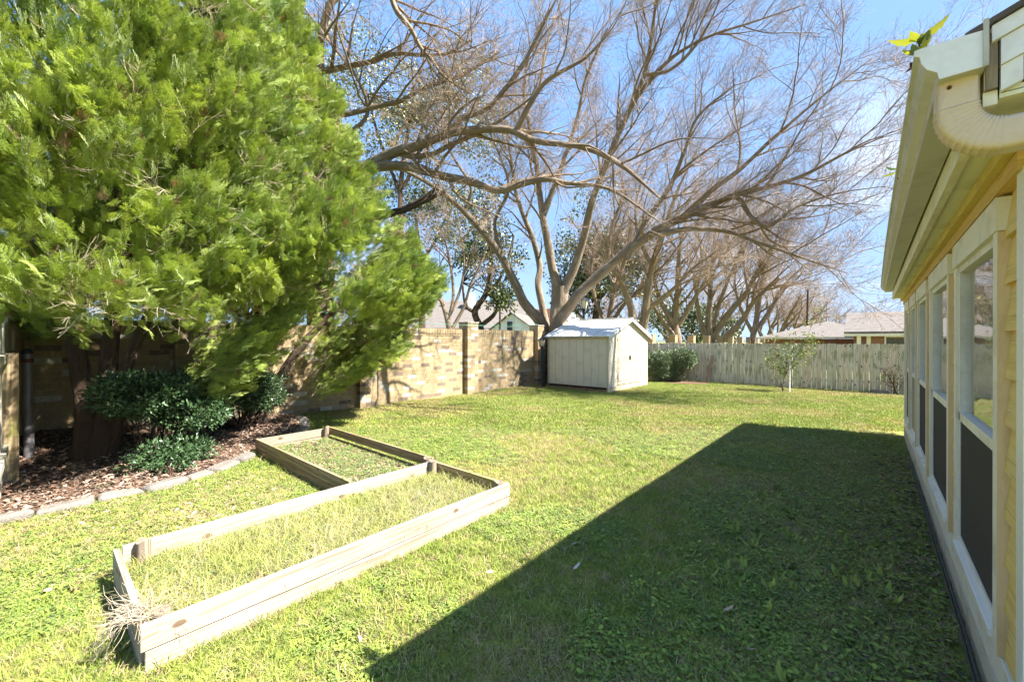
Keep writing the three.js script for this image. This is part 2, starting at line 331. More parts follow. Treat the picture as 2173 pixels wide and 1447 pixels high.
// ---------- brick wall along the left boundary ----------
const WX = -9.95, PIERS = [];
{
  const wall = thing('brick_wall', 'long tan brick boundary wall with scattered dark and cream bricks and raised piers', 'wall', [-10.05, 0, -6]);
  const r = rng(101), z1 = 1.6, pz = []; for (let k = 0; k < 16; k++) pz.push(-1.66 - 3.68 * k + 0.0);
  part(wall, 'mortar_core', box(-10.16, WX - 0.005, -0.3, 2.085, -16.9, z1, { tu: 1, tv: 1 }), M.mortar);
  part(wall, 'far_core', box(-10.16, WX, -0.5, 1.45, -58, -16.905, { tu: 1, tv: 1 }), M.brick[0]);
  const CH = 0.1016, list = [];
  const pick = () => { const t = r(); return t < 0.765 ? Math.floor(r() * 4) : t < 0.89 ? 4 + Math.floor(r() * 2) : 6 + Math.floor(r() * 2); };
  const tint = (k) => k;
  const edges = [[z1, pz[0]], ...pz.slice(0, 5).map((p, i) => [p - 0.46, i < 4 ? pz[i + 1] : -16.9])];
  for (const [a, b] of edges) {
    if (a - b < 0.1) continue;
    for (let c = 0; c < 19; c++) {
      let z = a - (c % 2 ? 0.152 : 0) - 0.006;
      if (c % 2) list.push({ z: a - 0.073, y: -0.05 + CH * (c + 0.5), l: 0.138, h: 0.092, x: WX, d: 0.07, k: pick() });
      while (z - 0.05 > b) { const l = Math.min(0.295, z - b - 0.006); if (l > 0.04) list.push({ z: z - l / 2, y: -0.05 + CH * (c + 0.5), l, h: 0.092, x: WX + (r() - 0.5) * 0.003, d: 0.07, k: pick() }); z -= 0.305; }
    }
    for (let z = a - 0.006; z - 0.092 > b; z -= 0.1016) list.push({ z: z - 0.046, y: 1.886 + 0.112, l: 0.092, h: 0.216, x: WX + 0.006 + (r() - 0.5) * 0.004, d: 0.22, k: r() < 0.85 ? Math.floor(r() * 4) : pick() });
  }
  pz.forEach((p, i) => {
    const near = i < 4, top = near ? 2.30 : 2.05;
    const pier = part(wall, 'pier', box(-10.2, -9.775, -0.3, top, p - 0.459, p + 0.002, { tu: 1, tv: 1 }), near ? M.mortar : M.brick[i % 3]);
    part(pier, 'pier_cap', box(-10.22, -9.75, top, top + 0.045, p - 0.48, p + 0.02, { tu: 1, tv: 1, bevel: 0.008 }), M.cap);
    if (!near) { for (let c = 0; c < 4; c++) list.push({ z: p - 0.075 - 0.155 * (c % 3), y: top - 0.06 - 0.102 * (c % 4), l: 0.145, h: 0.09, x: -9.77, d: 0.1, k: pick(), pier }); return; }
    for (let c = 0; c < 23; c++) {
      const y = -0.05 + CH * (c + 0.5), L = c % 2 ? [0.148, 0.297] : [0.297, 0.148]; let z = p + 0.008;
      for (const l of L) { list.push({ z: z - l / 2, y, l, h: 0.092, x: -9.77, d: 0.22, k: pick(), pier }); z -= l + 0.01; }
    }
  });
  for (const b of list) {
    const dx = b.x, dz = b.z, d2 = dx * dx + dz * dz, d = Math.sqrt(d2), cos = -b.x / d;
    const hid = (b.z > -3.0 && (b.z < -0.35 || b.z > 0.15)) || (b.z < -3 && b.y > 1.2 && b.z > -6.2) || b.z < -12.6 || (b.y > 1.75 && b.z > -3);
    b.score = (hid ? 0.05 : 1) * b.l * b.h * cos / d2;
  }
  list.sort((a, b) => b.score - a.score);
  const unit = new THREE.BoxGeometry(1, 1, 1), geos = new Map();
  const geoFor = (b) => {
    const v = Math.floor(r() * 4), key = [b.l.toFixed(2), b.h.toFixed(2), b.d, v].join();
    if (!geos.has(key)) geos.set(key, metreUV(new THREE.BoxGeometry(b.d, b.h, b.l), 2, v * 0.27, v * 0.13, 0.6, 0.6));
    return geos.get(key);
  };
  const rest = [], tone = M.brick.map((m) => m.color);
  list.forEach((b, i) => {
    if (i < 300) piece(b.pier ?? wall, 'brick', geoFor(b), M.brick[b.k], b.x - b.d / 2, b.y, b.z);
    else { const m = new THREE.Matrix4().makeScale(b.d, b.h, b.l); m.setPosition(b.x - b.d / 2, b.y, b.z); rest.push({ m, c: tone[b.k].clone().multiplyScalar(0.93 + r() * 0.14) }); }
  });
  copies('brick_courses', metreUV(unit, 2, 0, 0, 0.6, 0.6), M.brickAny, rest, wall, 'smaller tan bricks of the wall and its far piers');
}

// ---------- timber fences ----------
function picketGeo(w, h, t, ear, v) {
  const s = new THREE.Shape([new THREE.Vector2(-w / 2, 0), new THREE.Vector2(w / 2, 0), new THREE.Vector2(w / 2, h - ear), new THREE.Vector2(w / 2 - ear, h), new THREE.Vector2(-w / 2 + ear, h), new THREE.Vector2(-w / 2, h - ear)]);
  const g = new THREE.ExtrudeGeometry(s, { depth: t, bevelEnabled: false }); return metreUV(g, 1, v * 0.171 + 0.05, v * 0.237, 2, 0.5);
}
{
  const f = thing('rear_picket_fence', 'weathered grey green timber picket fence with clipped corners closing the far end of the lawn', 'fence', [-3.5, 0, -18.25]);
  const r = rng(202), G = []; for (let v = 0; v < 9; v++) G.push(picketGeo(0.137, 1.6, 0.018, 0.03, v));
  for (let x = -9.86; x < 3.4; x += 0.1425) {
    const p = piece(f, 'picket', G[Math.floor(r() * 9)], M.picket[Math.floor(r() * 4)], x, 0.03 + (r() - 0.5) * 0.02, -18.27 + (r() - 0.5) * 0.012, (r() - 0.5) * 0.05, (r() - 0.5) * 0.012);
    p.scale.y = 1 + (r() - 0.5) * 0.016;
  }
  for (const y of [0.3, 0.85, 1.38]) part(f, 'rail', box(-9.9, 3.4, y, y + 0.085, -18.33, -18.285, { axis: 0 }), M.picket[1]);
  for (let x = -9.5; x < 3.4; x += 2.4) part(f, 'fence_post', box(x - 0.045, x + 0.045, -0.2, 1.55, -18.425, -18.332, { axis: 1 }), M.picket[1]);

  const s = thing('side_picket_fence', 'mossy timber fence corner at the left edge beside the metal pipe', 'fence', [-8.3, 0.2, 0.3]);
  const G2 = []; for (let v = 0; v < 6; v++) G2.push(picketGeo(0.137, 1.85, 0.018, 0.03, v + 3));
  for (let x = -9.85; x < -5.6; x += 0.145) if (Math.abs(x + 7.62) > 0.15) piece(s, 'picket', G2[Math.floor(r() * 6)], M.picket[Math.floor(r() * 4)], x, groundY(x, 0.36) + 0.0 + (r() - 0.5) * 0.03, 0.285 + (r() - 0.5) * 0.01, (r() - 0.5) * 0.06, (r() - 0.5) * 0.012);
  for (const y of [0.45, 1.5]) part(s, 'rail', box(-9.9, -5.6, y, y + 0.09, 0.243, 0.282, { axis: 0 }), M.picket[1]);
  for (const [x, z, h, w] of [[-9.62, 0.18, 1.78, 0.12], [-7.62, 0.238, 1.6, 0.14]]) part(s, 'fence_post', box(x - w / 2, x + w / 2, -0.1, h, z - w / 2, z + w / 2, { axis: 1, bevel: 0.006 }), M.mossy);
}
{
  const b = [-8.42, groundY(-8.42, 0.1), 0.1], p = thing('metal_pipe_post', 'dark grey metal pipe post with a cap standing by the mossy fence corner', 'post', b);
  const mb = new MB(); mb.tube([V(b[0], b[1] - 0.1, b[2]), V(b[0] - 0.05, 1.58, b[2] + 0.015)], [0.05, 0.05], 16); part(p, 'pipe', mb.geo(), M.pipe);
  const c = new THREE.LatheGeometry([[0.0, 0.07], [0.03, 0.065], [0.05, 0.045], [0.056, 0.03], [0.06, 0.0], [0.05, 0.0]].map((a) => new THREE.Vector2(...a)), 18); c.translate(b[0] - 0.05, 1.57, b[2] + 0.015); part(p, 'cap', c, M.black);
  for (const y of [1.48, 0.47]) { const k = new THREE.CylinderGeometry(0.057, 0.057, 0.05, 18); k.translate(b[0] - 0.045, y, b[2] + 0.013); part(p, 'clamp_band', k, y > 1 ? M.rust : M.black); }
}

// ---------- raised garden beds ----------
function board(parent, x0, x1, y0, y1, z0, z1, m, label) { return part(parent, 'board', box(x0, x1, y0, y1, z0, z1, { bevel: 0.005 }), m, label); }
function post(parent, x, z, y1, r0, m) { // round-backed stake
  const g = new THREE.CylinderGeometry(r0 * 0.97, r0, y1 + 0.15, 14, 3); const p = g.attributes.position;
  for (let i = 0; i < p.count; i++) { const a = Math.atan2(p.getZ(i), p.getX(i)); if (p.getY(i) > y1 / 2) p.setY(i, p.getY(i) + 0.012 * Math.sin(a * 2 + x)); const q = 1 + 0.05 * Math.sin(a * 5 + z * 3); p.setX(i, p.getX(i) * q); p.setZ(i, p.getZ(i) * q); }
  g.computeVertexNormals(); const q = metreUV(g, 1, R0(), R0()); q.translate(x, (y1 - 0.15) / 2, z); return part(parent, 'stake', q, m);
}
{
  const { x0, x1, z0, z1 } = BED1, T = 0.038;
  const b = thing('long_raised_bed', 'long bleached timber raised garden bed overgrown with grass, nearest the house shadow', 'planter', [(x0 + x1) / 2, 0, (z0 + z1) / 2]);
  board(b, x1 - T, x1, 0.118, 0.252, z0, z1, M.pale); board(b, x1 - T - 0.006, x1 - 0.006, -0.03, 0.112, z0 + 0.004, z1 - 0.02, M.pale);
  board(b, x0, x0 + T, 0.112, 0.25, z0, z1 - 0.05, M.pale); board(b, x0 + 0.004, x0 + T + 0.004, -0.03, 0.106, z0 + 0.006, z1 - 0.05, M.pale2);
  board(b, x0 + T + 0.002, x1 - T - 0.009, 0.115, 0.245, z0, z0 + T, M.mossy2); board(b, x0 + T + 0.008, x1 - T - 0.009, -0.03, 0.109, z0 + 0.003, z0 + T + 0.003, M.mossy);
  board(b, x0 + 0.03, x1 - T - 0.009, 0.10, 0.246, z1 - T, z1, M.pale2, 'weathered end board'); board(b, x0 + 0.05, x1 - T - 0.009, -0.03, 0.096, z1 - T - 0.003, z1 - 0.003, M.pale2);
  for (const [x, z, h] of [[x0 + 0.085, z1 - 0.16, 0.275], [x1 - 0.09, z1 - 0.10, 0.27], [x0 + 0.085, z0 + 0.085, 0.28], [x1 - 0.09, z0 + 0.085, 0.27]]) post(b, x, z, h, 0.045, M.postwood);
  const c = thing('short_raised_bed', 'mossy timber raised garden bed with bark mulch, set behind the long bed', 'planter', [(BED2.x0 + BED2.x1) / 2, 0, (BED2.z0 + BED2.z1) / 2]);
  const q = BED2;
  board(c, q.x0, q.x1, 0.112, 0.245, q.z1 - T, q.z1, M.mossy, 'greenish moss stained front board'); board(c, q.x0 + 0.004, q.x1, -0.03, 0.106, q.z1 - T - 0.003, q.z1 - 0.003, M.mossy2);
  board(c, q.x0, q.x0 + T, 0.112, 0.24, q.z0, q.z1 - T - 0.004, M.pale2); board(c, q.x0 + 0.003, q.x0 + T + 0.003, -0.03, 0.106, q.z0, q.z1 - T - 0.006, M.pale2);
  board(c, q.x0 + T + 0.004, q.x1, 0.14, 0.262, q.z0, q.z0 + T, M.mossy); board(c, q.x0 + T + 0.006, q.x1, -0.03, 0.10, q.z0 + 0.004, q.z0 + T + 0.004, M.mossy2);
  for (const [x, z, h] of [[q.x0 + 0.09, q.z0 + 0.09, 0.275], [q.x1 - 0.03, q.z0 + 0.09, 0.27], [q.x1 - 0.32, q.z1 - 0.12, 0.17], [q.x0 + 0.09, q.z1 - 0.1, 0.16]]) post(c, x, z, h, 0.045, M.postwood);
  const soil = (o, y, name, label) => { const mb = new MB(), n = 24; for (let j = 0; j <= n; j++) for (let i = 0; i <= n; i++) { const x = lerp(o.x0 + 0.05, o.x1 - 0.05, i / n), z = lerp(o.z0 + 0.045, o.z1 - 0.045, j / n); mb.v(x, y + 0.04 * (fbm(x * 3, z * 3, 3, 1e6, 1e6, 55) - 0.5), z, x / 1.5, z / 1.5); } for (let j = 0; j < n; j++) for (let i = 0; i < n; i++) { const a = j * (n + 1) + i; mb.quad(a, a + n + 1, a + n + 2, a + 1); } return mb.geo(); };
  part(b, 'bed_soil', soil(BED1, 0.085), M.soil); part(c, 'bed_soil', soil({ ...BED2, x1: BED2.x1 - 0.02 }, 0.06), M.soil);
}

// ---------- stone edging of the mulch bed ----------
{
  const r = rng(303), spots = []; const line = [[-6.27, 0.75], [-6.29, 0.25], [-6.33, -0.9], [-6.6, -1.5], [-7.05, -2.15], [-7.42, -2.75], [-8.05, -3.2], [-8.6, -3.48], [-9.75, -3.72]].map(([x, z]) => V(x, 0, z));
  const c = new THREE.CatmullRomCurve3(line, false, 'centripetal'), L = c.getLength(); let d = 0.2;
  const words = ['first', 'second', 'third', 'fourth', 'fifth', 'sixth', 'seventh', 'eighth', 'ninth', 'tenth', 'eleventh', 'twelfth', 'thirteenth', 'fourteenth', 'fifteenth'];
  let k = 0;
  while (d < L - 0.15) {
    const len = 0.28 + r() * 0.24, t = (d + len / 2) / L; if (t > 1) break;
    const p = c.getPointAt(t), tg = c.getTangentAt(t); d += len + 0.012;
    if (inBed(BED2, p.x, p.z, 0.08)) continue;
    let g = new RoundedBoxGeometry(len, 0.12 + r() * 0.03, 0.17 + r() * 0.05, 6, 0.05), q = g.attributes.position, s = k * 7.3;
    for (let i = 0; i < q.count; i++) {
      const x = q.getX(i), y = q.getY(i), z = q.getZ(i), w = (fbm(x * 9 + s, z * 9 + y * 7, 3) - 0.5) * 0.075;
      q.setXYZ(i, x + w * 0.5, y * (0.85 + 0.3 * vnoise(x * 4 + s, 3)) + w * 0.5, z + w + 0.03 * Math.cos(x / len * 2.6));
    }
    g = mergeVertices(metreUV(g, 0, r(), r(), 0.7, 0.7), 1e-4); g.computeVertexNormals(); g.rotateZ((r() - 0.5) * 0.12); g.rotateX((r() - 0.5) * 0.3); g.rotateY(Math.atan2(-tg.z, tg.x) + (r() - 0.5) * 0.2);
    const y = lawnY(p.x, p.z); p.x += (r() - 0.5) * 0.05; g.translate(p.x, y + 0.0 + r() * 0.022, p.z);
    solo('edging_stone', g, M.stone, `rough grey edging stone of the mulch bed, ${words[k]} from the left end`, 'stone', [p.x, y, p.z], 'stone edging of the mulch bed'); k++;
  }
}

// ---------- garden shed ----------
{
  const X0 = -9.1, X1 = -6.62, Z1 = -12.42, Z0 = -15.58, ZR = -14.0, YE = 1.9, YR = 2.5, YB = 0.16;
  const s = thing('garden_shed', 'small cream panelled garden shed with white gable roof and double doors in the far corner', 'shed', [(X0 + X1) / 2, 0, ZR]);
  const topAt = (z) => z > ZR ? lerp(YR, YE, (z - ZR) / (Z1 - ZR)) : lerp(YR, YE, (ZR - z) / (ZR - Z0));
  part(s, 'frame', box(X0 + 0.03, X1 - 0.03, YB, YE - 0.02, Z0 + 0.03, Z1 - 0.03, { tu: 1, tv: 1 }), M.shedWall);
  for (let i = 0; i < 8; i++) { const a = lerp(X0 + 0.05, X1 - 0.06, i / 8), b = lerp(X0 + 0.05, X1 - 0.06, (i + 1) / 8); part(s, 'wall_panel', box(a + 0.004, b - 0.004, YB + 0.005, YE - 0.1, Z1 - 0.031, Z1, { axis: 1, tu: 1, tv: 1, bevel: 0.003 }), M.shedWall); part(s, 'wall_panel', box(a + 0.004, b - 0.004, YB, YE - 0.02, Z0, Z0 + 0.031, { axis: 1, tu: 1, tv: 1 }), M.shedWall); }
  part(s, 'corner_trim', box(X1 - 0.06, X1 + 0.006, YB, YE - 0.02, Z1 - 0.05, Z1 + 0.008, { tu: 1, tv: 1 }), M.shedTrim); part(s, 'corner_trim', box(X0 - 0.006, X0 + 0.05, YB, YE - 0.02, Z1 - 0.05, Z1 + 0.008, { tu: 1, tv: 1 }), M.shedTrim); part(s, 'corner_trim', box(X1 - 0.05, X1 + 0.006, YB, YE - 0.02, Z0 - 0.008, Z0 + 0.05, { tu: 1, tv: 1 }), M.shedTrim);
  part(s, 'eave_trim', box(X0 - 0.05, X1 + 0.03, YE - 0.09, YE - 0.012, Z1 + 0.009, Z1 + 0.035, { tu: 1, tv: 1 }), M.shedTrim);
  // gable panels on both ends
  const strip = (za, zb, y0, x) => { const pts = [[za, y0], [zb, y0], [zb, topAt(zb)]]; if (za < ZR && zb > ZR) pts.push([ZR, YR]); pts.push([za, topAt(za)]); const sh = new THREE.Shape(pts.map(([z, y]) => new THREE.Vector2(-z, y))); const g = new THREE.ExtrudeGeometry(sh, { depth: 0.03, bevelEnabled: false }); g.rotateY(Math.PI / 2); g.translate(x - 0.03, 0, 0); return metreUV(g, 1, R0(), R0(), 1, 1); };
  const D0 = -14.93, D1 = -13.05, DT = 2.0, ps = [Z0 + 0.051, -15.25, D0, -14.6, -14.3, ZR, -13.7, -13.35, D1, -12.75, Z1 - 0.051];
  for (let i = 0; i < ps.length - 1; i++) { const door = ps[i] >= D0 - 0.01 && ps[i + 1] <= D1 + 0.01; part(s, 'gable_panel', strip(ps[i] + 0.004, ps[i + 1] - 0.004, door ? DT + 0.008 : YB, X1), M.shedWall); part(s, 'gable_panel', strip(ps[i] + 0.003, ps[i + 1] - 0.003, YB, X0 + 0.03), M.shedWall); }
  // doors
  for (const [za, zb, side] of [[D0 + 0.01, ZR - 0.006, -1], [ZR + 0.006, D1 - 0.01, 1]]) {
    const d = part(s, 'door', box(X1 - 0.04, X1 + 0.004, YB + 0.06, DT, za, zb, { tu: 1, tv: 1, axis: 1 }), M.shedTrim);
    const w = zb - za; for (const [ya, yb] of [[0.34, 0.86], [0.98, 1.34], [1.42, 1.72], [1.78, 1.94]]) for (const h of [0, 1]) part(d, 'door_panel', box(X1 + 0.0045, X1 + 0.017, ya, yb, za + 0.09 + h * (w / 2 - 0.03), za + w / 2 - 0.03 + h * (w / 2 - 0.06), { tu: 1, tv: 1, bevel: 0.005 }), M.shedTrim);
    const hz = side > 0 ? za + 0.05 : zb - 0.05; part(d, 'handle', box(X1 + 0.005, X1 + 0.05, 1.05, 1.2, hz - 0.018, hz + 0.018, { bevel: 0.006 }), M.pipe);
    for (const y of [0.42, 1.7]) part(d, 'hinge', box(X1 + 0.005, X1 + 0.02, y, y + 0.12, side > 0 ? zb - 0.02 : za - 0.004, side > 0 ? zb + 0.004 : za + 0.02), M.pipe);
  }
  // roof: two slabs, rake trims and ridge cap
  const slab = (a, b, ya, yb, nm2) => { const sh = new THREE.Shape([[a, ya], [b, yb], [b, yb + 0.035], [a, ya + 0.035]].map(([z, y]) => new THREE.Vector2(-z, y))); const g = new THREE.ExtrudeGeometry(sh, { depth: X1 - X0 + 0.16, bevelEnabled: false }); g.rotateY(Math.PI / 2); g.translate(X0 - 0.07, 0, 0); return part(s, 'roof_slab', metreUV(g, 0, R0(), R0(), 1.3, 1.3), M.shedRoof); };
  const k = (YR - YE) / (Z1 - ZR), near = slab(ZR, Z1 + 0.12, YR + 0.012, YE - 0.12 * k + 0.012), far = slab(Z0 - 0.12, ZR, YE - 0.12 * k + 0.012, YR + 0.012);
  for (let i = 1; i < 9; i++) { const x = lerp(X0 - 0.07, X1 + 0.09, i / 9); for (const [za, zb, pr] of [[ZR - 0.02, Z1 + 0.1, near], [ZR + 0.02, Z0 - 0.1, far]]) { const L = Math.hypot(zb - za, topAt(za) - topAt(zb)), a = Math.atan2(topAt(Math.max(Z0, Math.min(Z1, zb))) - YR, Math.abs(zb - za)); const g = metreUV(new THREE.BoxGeometry(0.02, 0.012, L * 0.98), 2, 0, 0, 1, 1); g.rotateX(Math.sign(za - zb) * a * 1); g.translate(x, (YR + YE - 0.1 * k) / 2 + 0.052, (za + zb) / 2); part(pr, 'roof_rib', g, M.shedRoof); } }
  for (const [za, zb] of [[ZR, Z1 + 0.12], [Z0 - 0.12, ZR]]) { const ya = topAt(za) - (za < Z0 ? 0 : 0), f = (z) => z > Z1 || z < Z0 ? YE - 0.12 * k : topAt(z); const sh = new THREE.Shape([[za, f(za) - 0.06], [zb, f(zb) - 0.06], [zb, f(zb) + 0.05], [za, f(za) + 0.05]].map(([z, y]) => new THREE.Vector2(-z, y))); const g = new THREE.ExtrudeGeometry(sh, { depth: 0.03, bevelEnabled: false }); g.rotateY(Math.PI / 2); g.translate(X1 + 0.091, 0, 0); part(s, 'rake_trim', metreUV(g, 2, 0, 0, 1, 1), M.whitePaint); }
  part(s, 'ridge_cap', box(X0 - 0.08, X1 + 0.12, YR + 0.048, YR + 0.066, ZR - 0.07, ZR + 0.07, { tu: 1, tv: 1, bevel: 0.006 }), M.shedRoof);
  part(s, 'plinth_board', box(X1 - 0.05, X1 + 0.003, -0.05, YB - 0.012, Z0 - 0.02, Z1 + 0.012, { tu: 1, tv: 1 }), M.shedTrim);
  part(s, 'floor_frame', box(X0 + 0.06, X1 - 0.06, 0.03, YB - 0.002, Z0 + 0.06, Z1 - 0.08, { tu: 1, tv: 1 }), M.darkGap);
  const r = rng(404); for (let x = X0 + 0.05; x < X1 - 0.2; x += 0.27) part(s, 'footing_brick', box(x, x + 0.24, -0.04, 0.075 + r() * 0.02, Z1 - 0.075, Z1 - 0.01 - r() * 0.02, { tu: 1, tv: 1, bevel: 0.008 }), M.houseBrick);
  for (let x = X0; x < X1; x += 0.045) if (r() < 0.75) part(s, 'gutter_debris', box(x, x + 0.03 + r() * 0.04, YE - 0.035 - r() * 0.02, YE - 0.013, Z1 + 0.0355, Z1 + 0.045 + r() * 0.02), M.darkGap);
}

// ---------- lamps ----------
function lanternHead(t, x, y, z, s, glass) {
  const roof = new THREE.CylinderGeometry(0.015 * s, 0.14 * s, 0.1 * s, 6); roof.translate(x, y + 0.25 * s, z); part(t, 'lantern_roof', roof, M.black);
  const body = new THREE.CylinderGeometry(0.115 * s, 0.07 * s, 0.2 * s, 6, 1); body.translate(x, y + 0.1 * s, z); const b = part(t, 'lantern_glass', body, glass);
  for (let i = 0; i < 6; i++) { const a = i / 6 * Math.PI * 2; const mb = new MB(); mb.tube([V(x + Math.sin(a) * 0.072 * s, y, z + Math.cos(a) * 0.072 * s), V(x + Math.sin(a) * 0.118 * s, y + 0.2 * s, z + Math.cos(a) * 0.118 * s)], [0.007 * s, 0.007 * s], 5); part(b, 'glazing_bar', mb.geo(), M.black); }
  const base = new THREE.LatheGeometry([[0.0, -0.02], [0.09, -0.02], [0.1, 0], [0.0, 0.005]].map(([a, h]) => new THREE.Vector2(a * s, h * s)), 16); base.translate(x, y, z); part(t, 'lantern_base', base, M.black);
  const fin = new THREE.SphereGeometry(0.02 * s, 10, 8); fin.translate(x, y + 0.315 * s, z); part(t, 'finial', fin, M.black);
}
{
  const x = -9.22, z = -12.22, t = thing('old_lantern_post', 'short leaning black post with an old frosted lantern beside the shed', 'lamp', [x, 0, z]);
  const mb = new MB(); mb.tube([V(x + 0.05, -0.05, z - 0.02), V(x + 0.02, 0.7, z), V(x, 1.42, z)], [0.075, 0.09, 0.115], 4); part(t, 'post', mb.geo(), M.black);
  const nk = new THREE.CylinderGeometry(0.05, 0.07, 0.1, 12); nk.translate(x, 1.46, z); part(t, 'collar', nk, M.black);
  lanternHead(t, x, 1.53, z, 1.15, M.frost);
}
function streetLamp(x, z, h, label) {
  const t = thing('street_lamp', label, 'lamp', [x, -0.2, z], 'street lamps beyond the brick wall');
  const p = new THREE.LatheGeometry([[0.001, -0.2], [0.14, -0.2], [0.13, 0.5], [0.075, 0.8], [0.06, h - 0.35], [0.09, h - 0.3], [0.05, h - 0.25], [0.001, h - 0.2]].map((a) => new THREE.Vector2(...a)), 14); p.translate(x, 0, z); part(t, 'post', p, M.black);
  lanternHead(t, x, h - 0.2, z, 2.1, M.frost);
}
streetLamp(...[-11.61, -19.075], 3.62, 'black street lantern rising behind the shed roof');
streetLamp(...[-11.92, -50.696], 4.1, 'far thin street lantern showing above the rear fence between bare trunks');

// ---------- things along the fence ----------
{
  const g = box(-0.05, 0.05, 0, 1.15, -0.012, 0.012, { axis: 1, bevel: 0.003 }); g.rotateZ(-0.16); g.rotateX(-0.12); g.translate(-5.15, 0.0, -18.02);
  solo('leaning_board', g, M.pink, 'loose pinkish board leaning against the rear fence right of the round shrubs', 'board', [-5.15, 0, -18.02]);
  const g2 = new RoundedBoxGeometry(0.42, 0.12, 0.2, 2, 0.02); g2.translate(0.15, 0.07, -17.95); solo('concrete_block', metreUV(g2, 0, 0, 0, 0.7, 0.7), M.stone, 'pale concrete block lying at the foot of the rear fence by the house', 'block', [0.15, 0, -17.95]);
  const g3 = box(-0.2, 2.6, 0.0, 0.05, -17.86, -17.74, { bevel: 0.01 }); solo('kerb_strip', g3, M.stone, 'low concrete kerb strip in front of the rear fence beside the house', 'kerb', [1.2, 0, -17.8]);
  const mb = new MB(), a = V(-9.72, 2.42, -4.2), b = V(-9.72, 2.36, -12.6), pts = []; for (let i = 0; i <= 16; i++) { const t = i / 16; pts.push(V(lerp(a.x, b.x, t), lerp(a.y, b.y, t) - 0.16 * 4 * t * (1 - t), lerp(a.z, b.z, t))); }
  mb.tube(pts, pts.map(() => 0.005), 5); solo('green_string', mb.geo(), M.string, 'thin green string stretched along the top of the brick wall', 'string', [-9.72, 2.3, -8.4]);
}

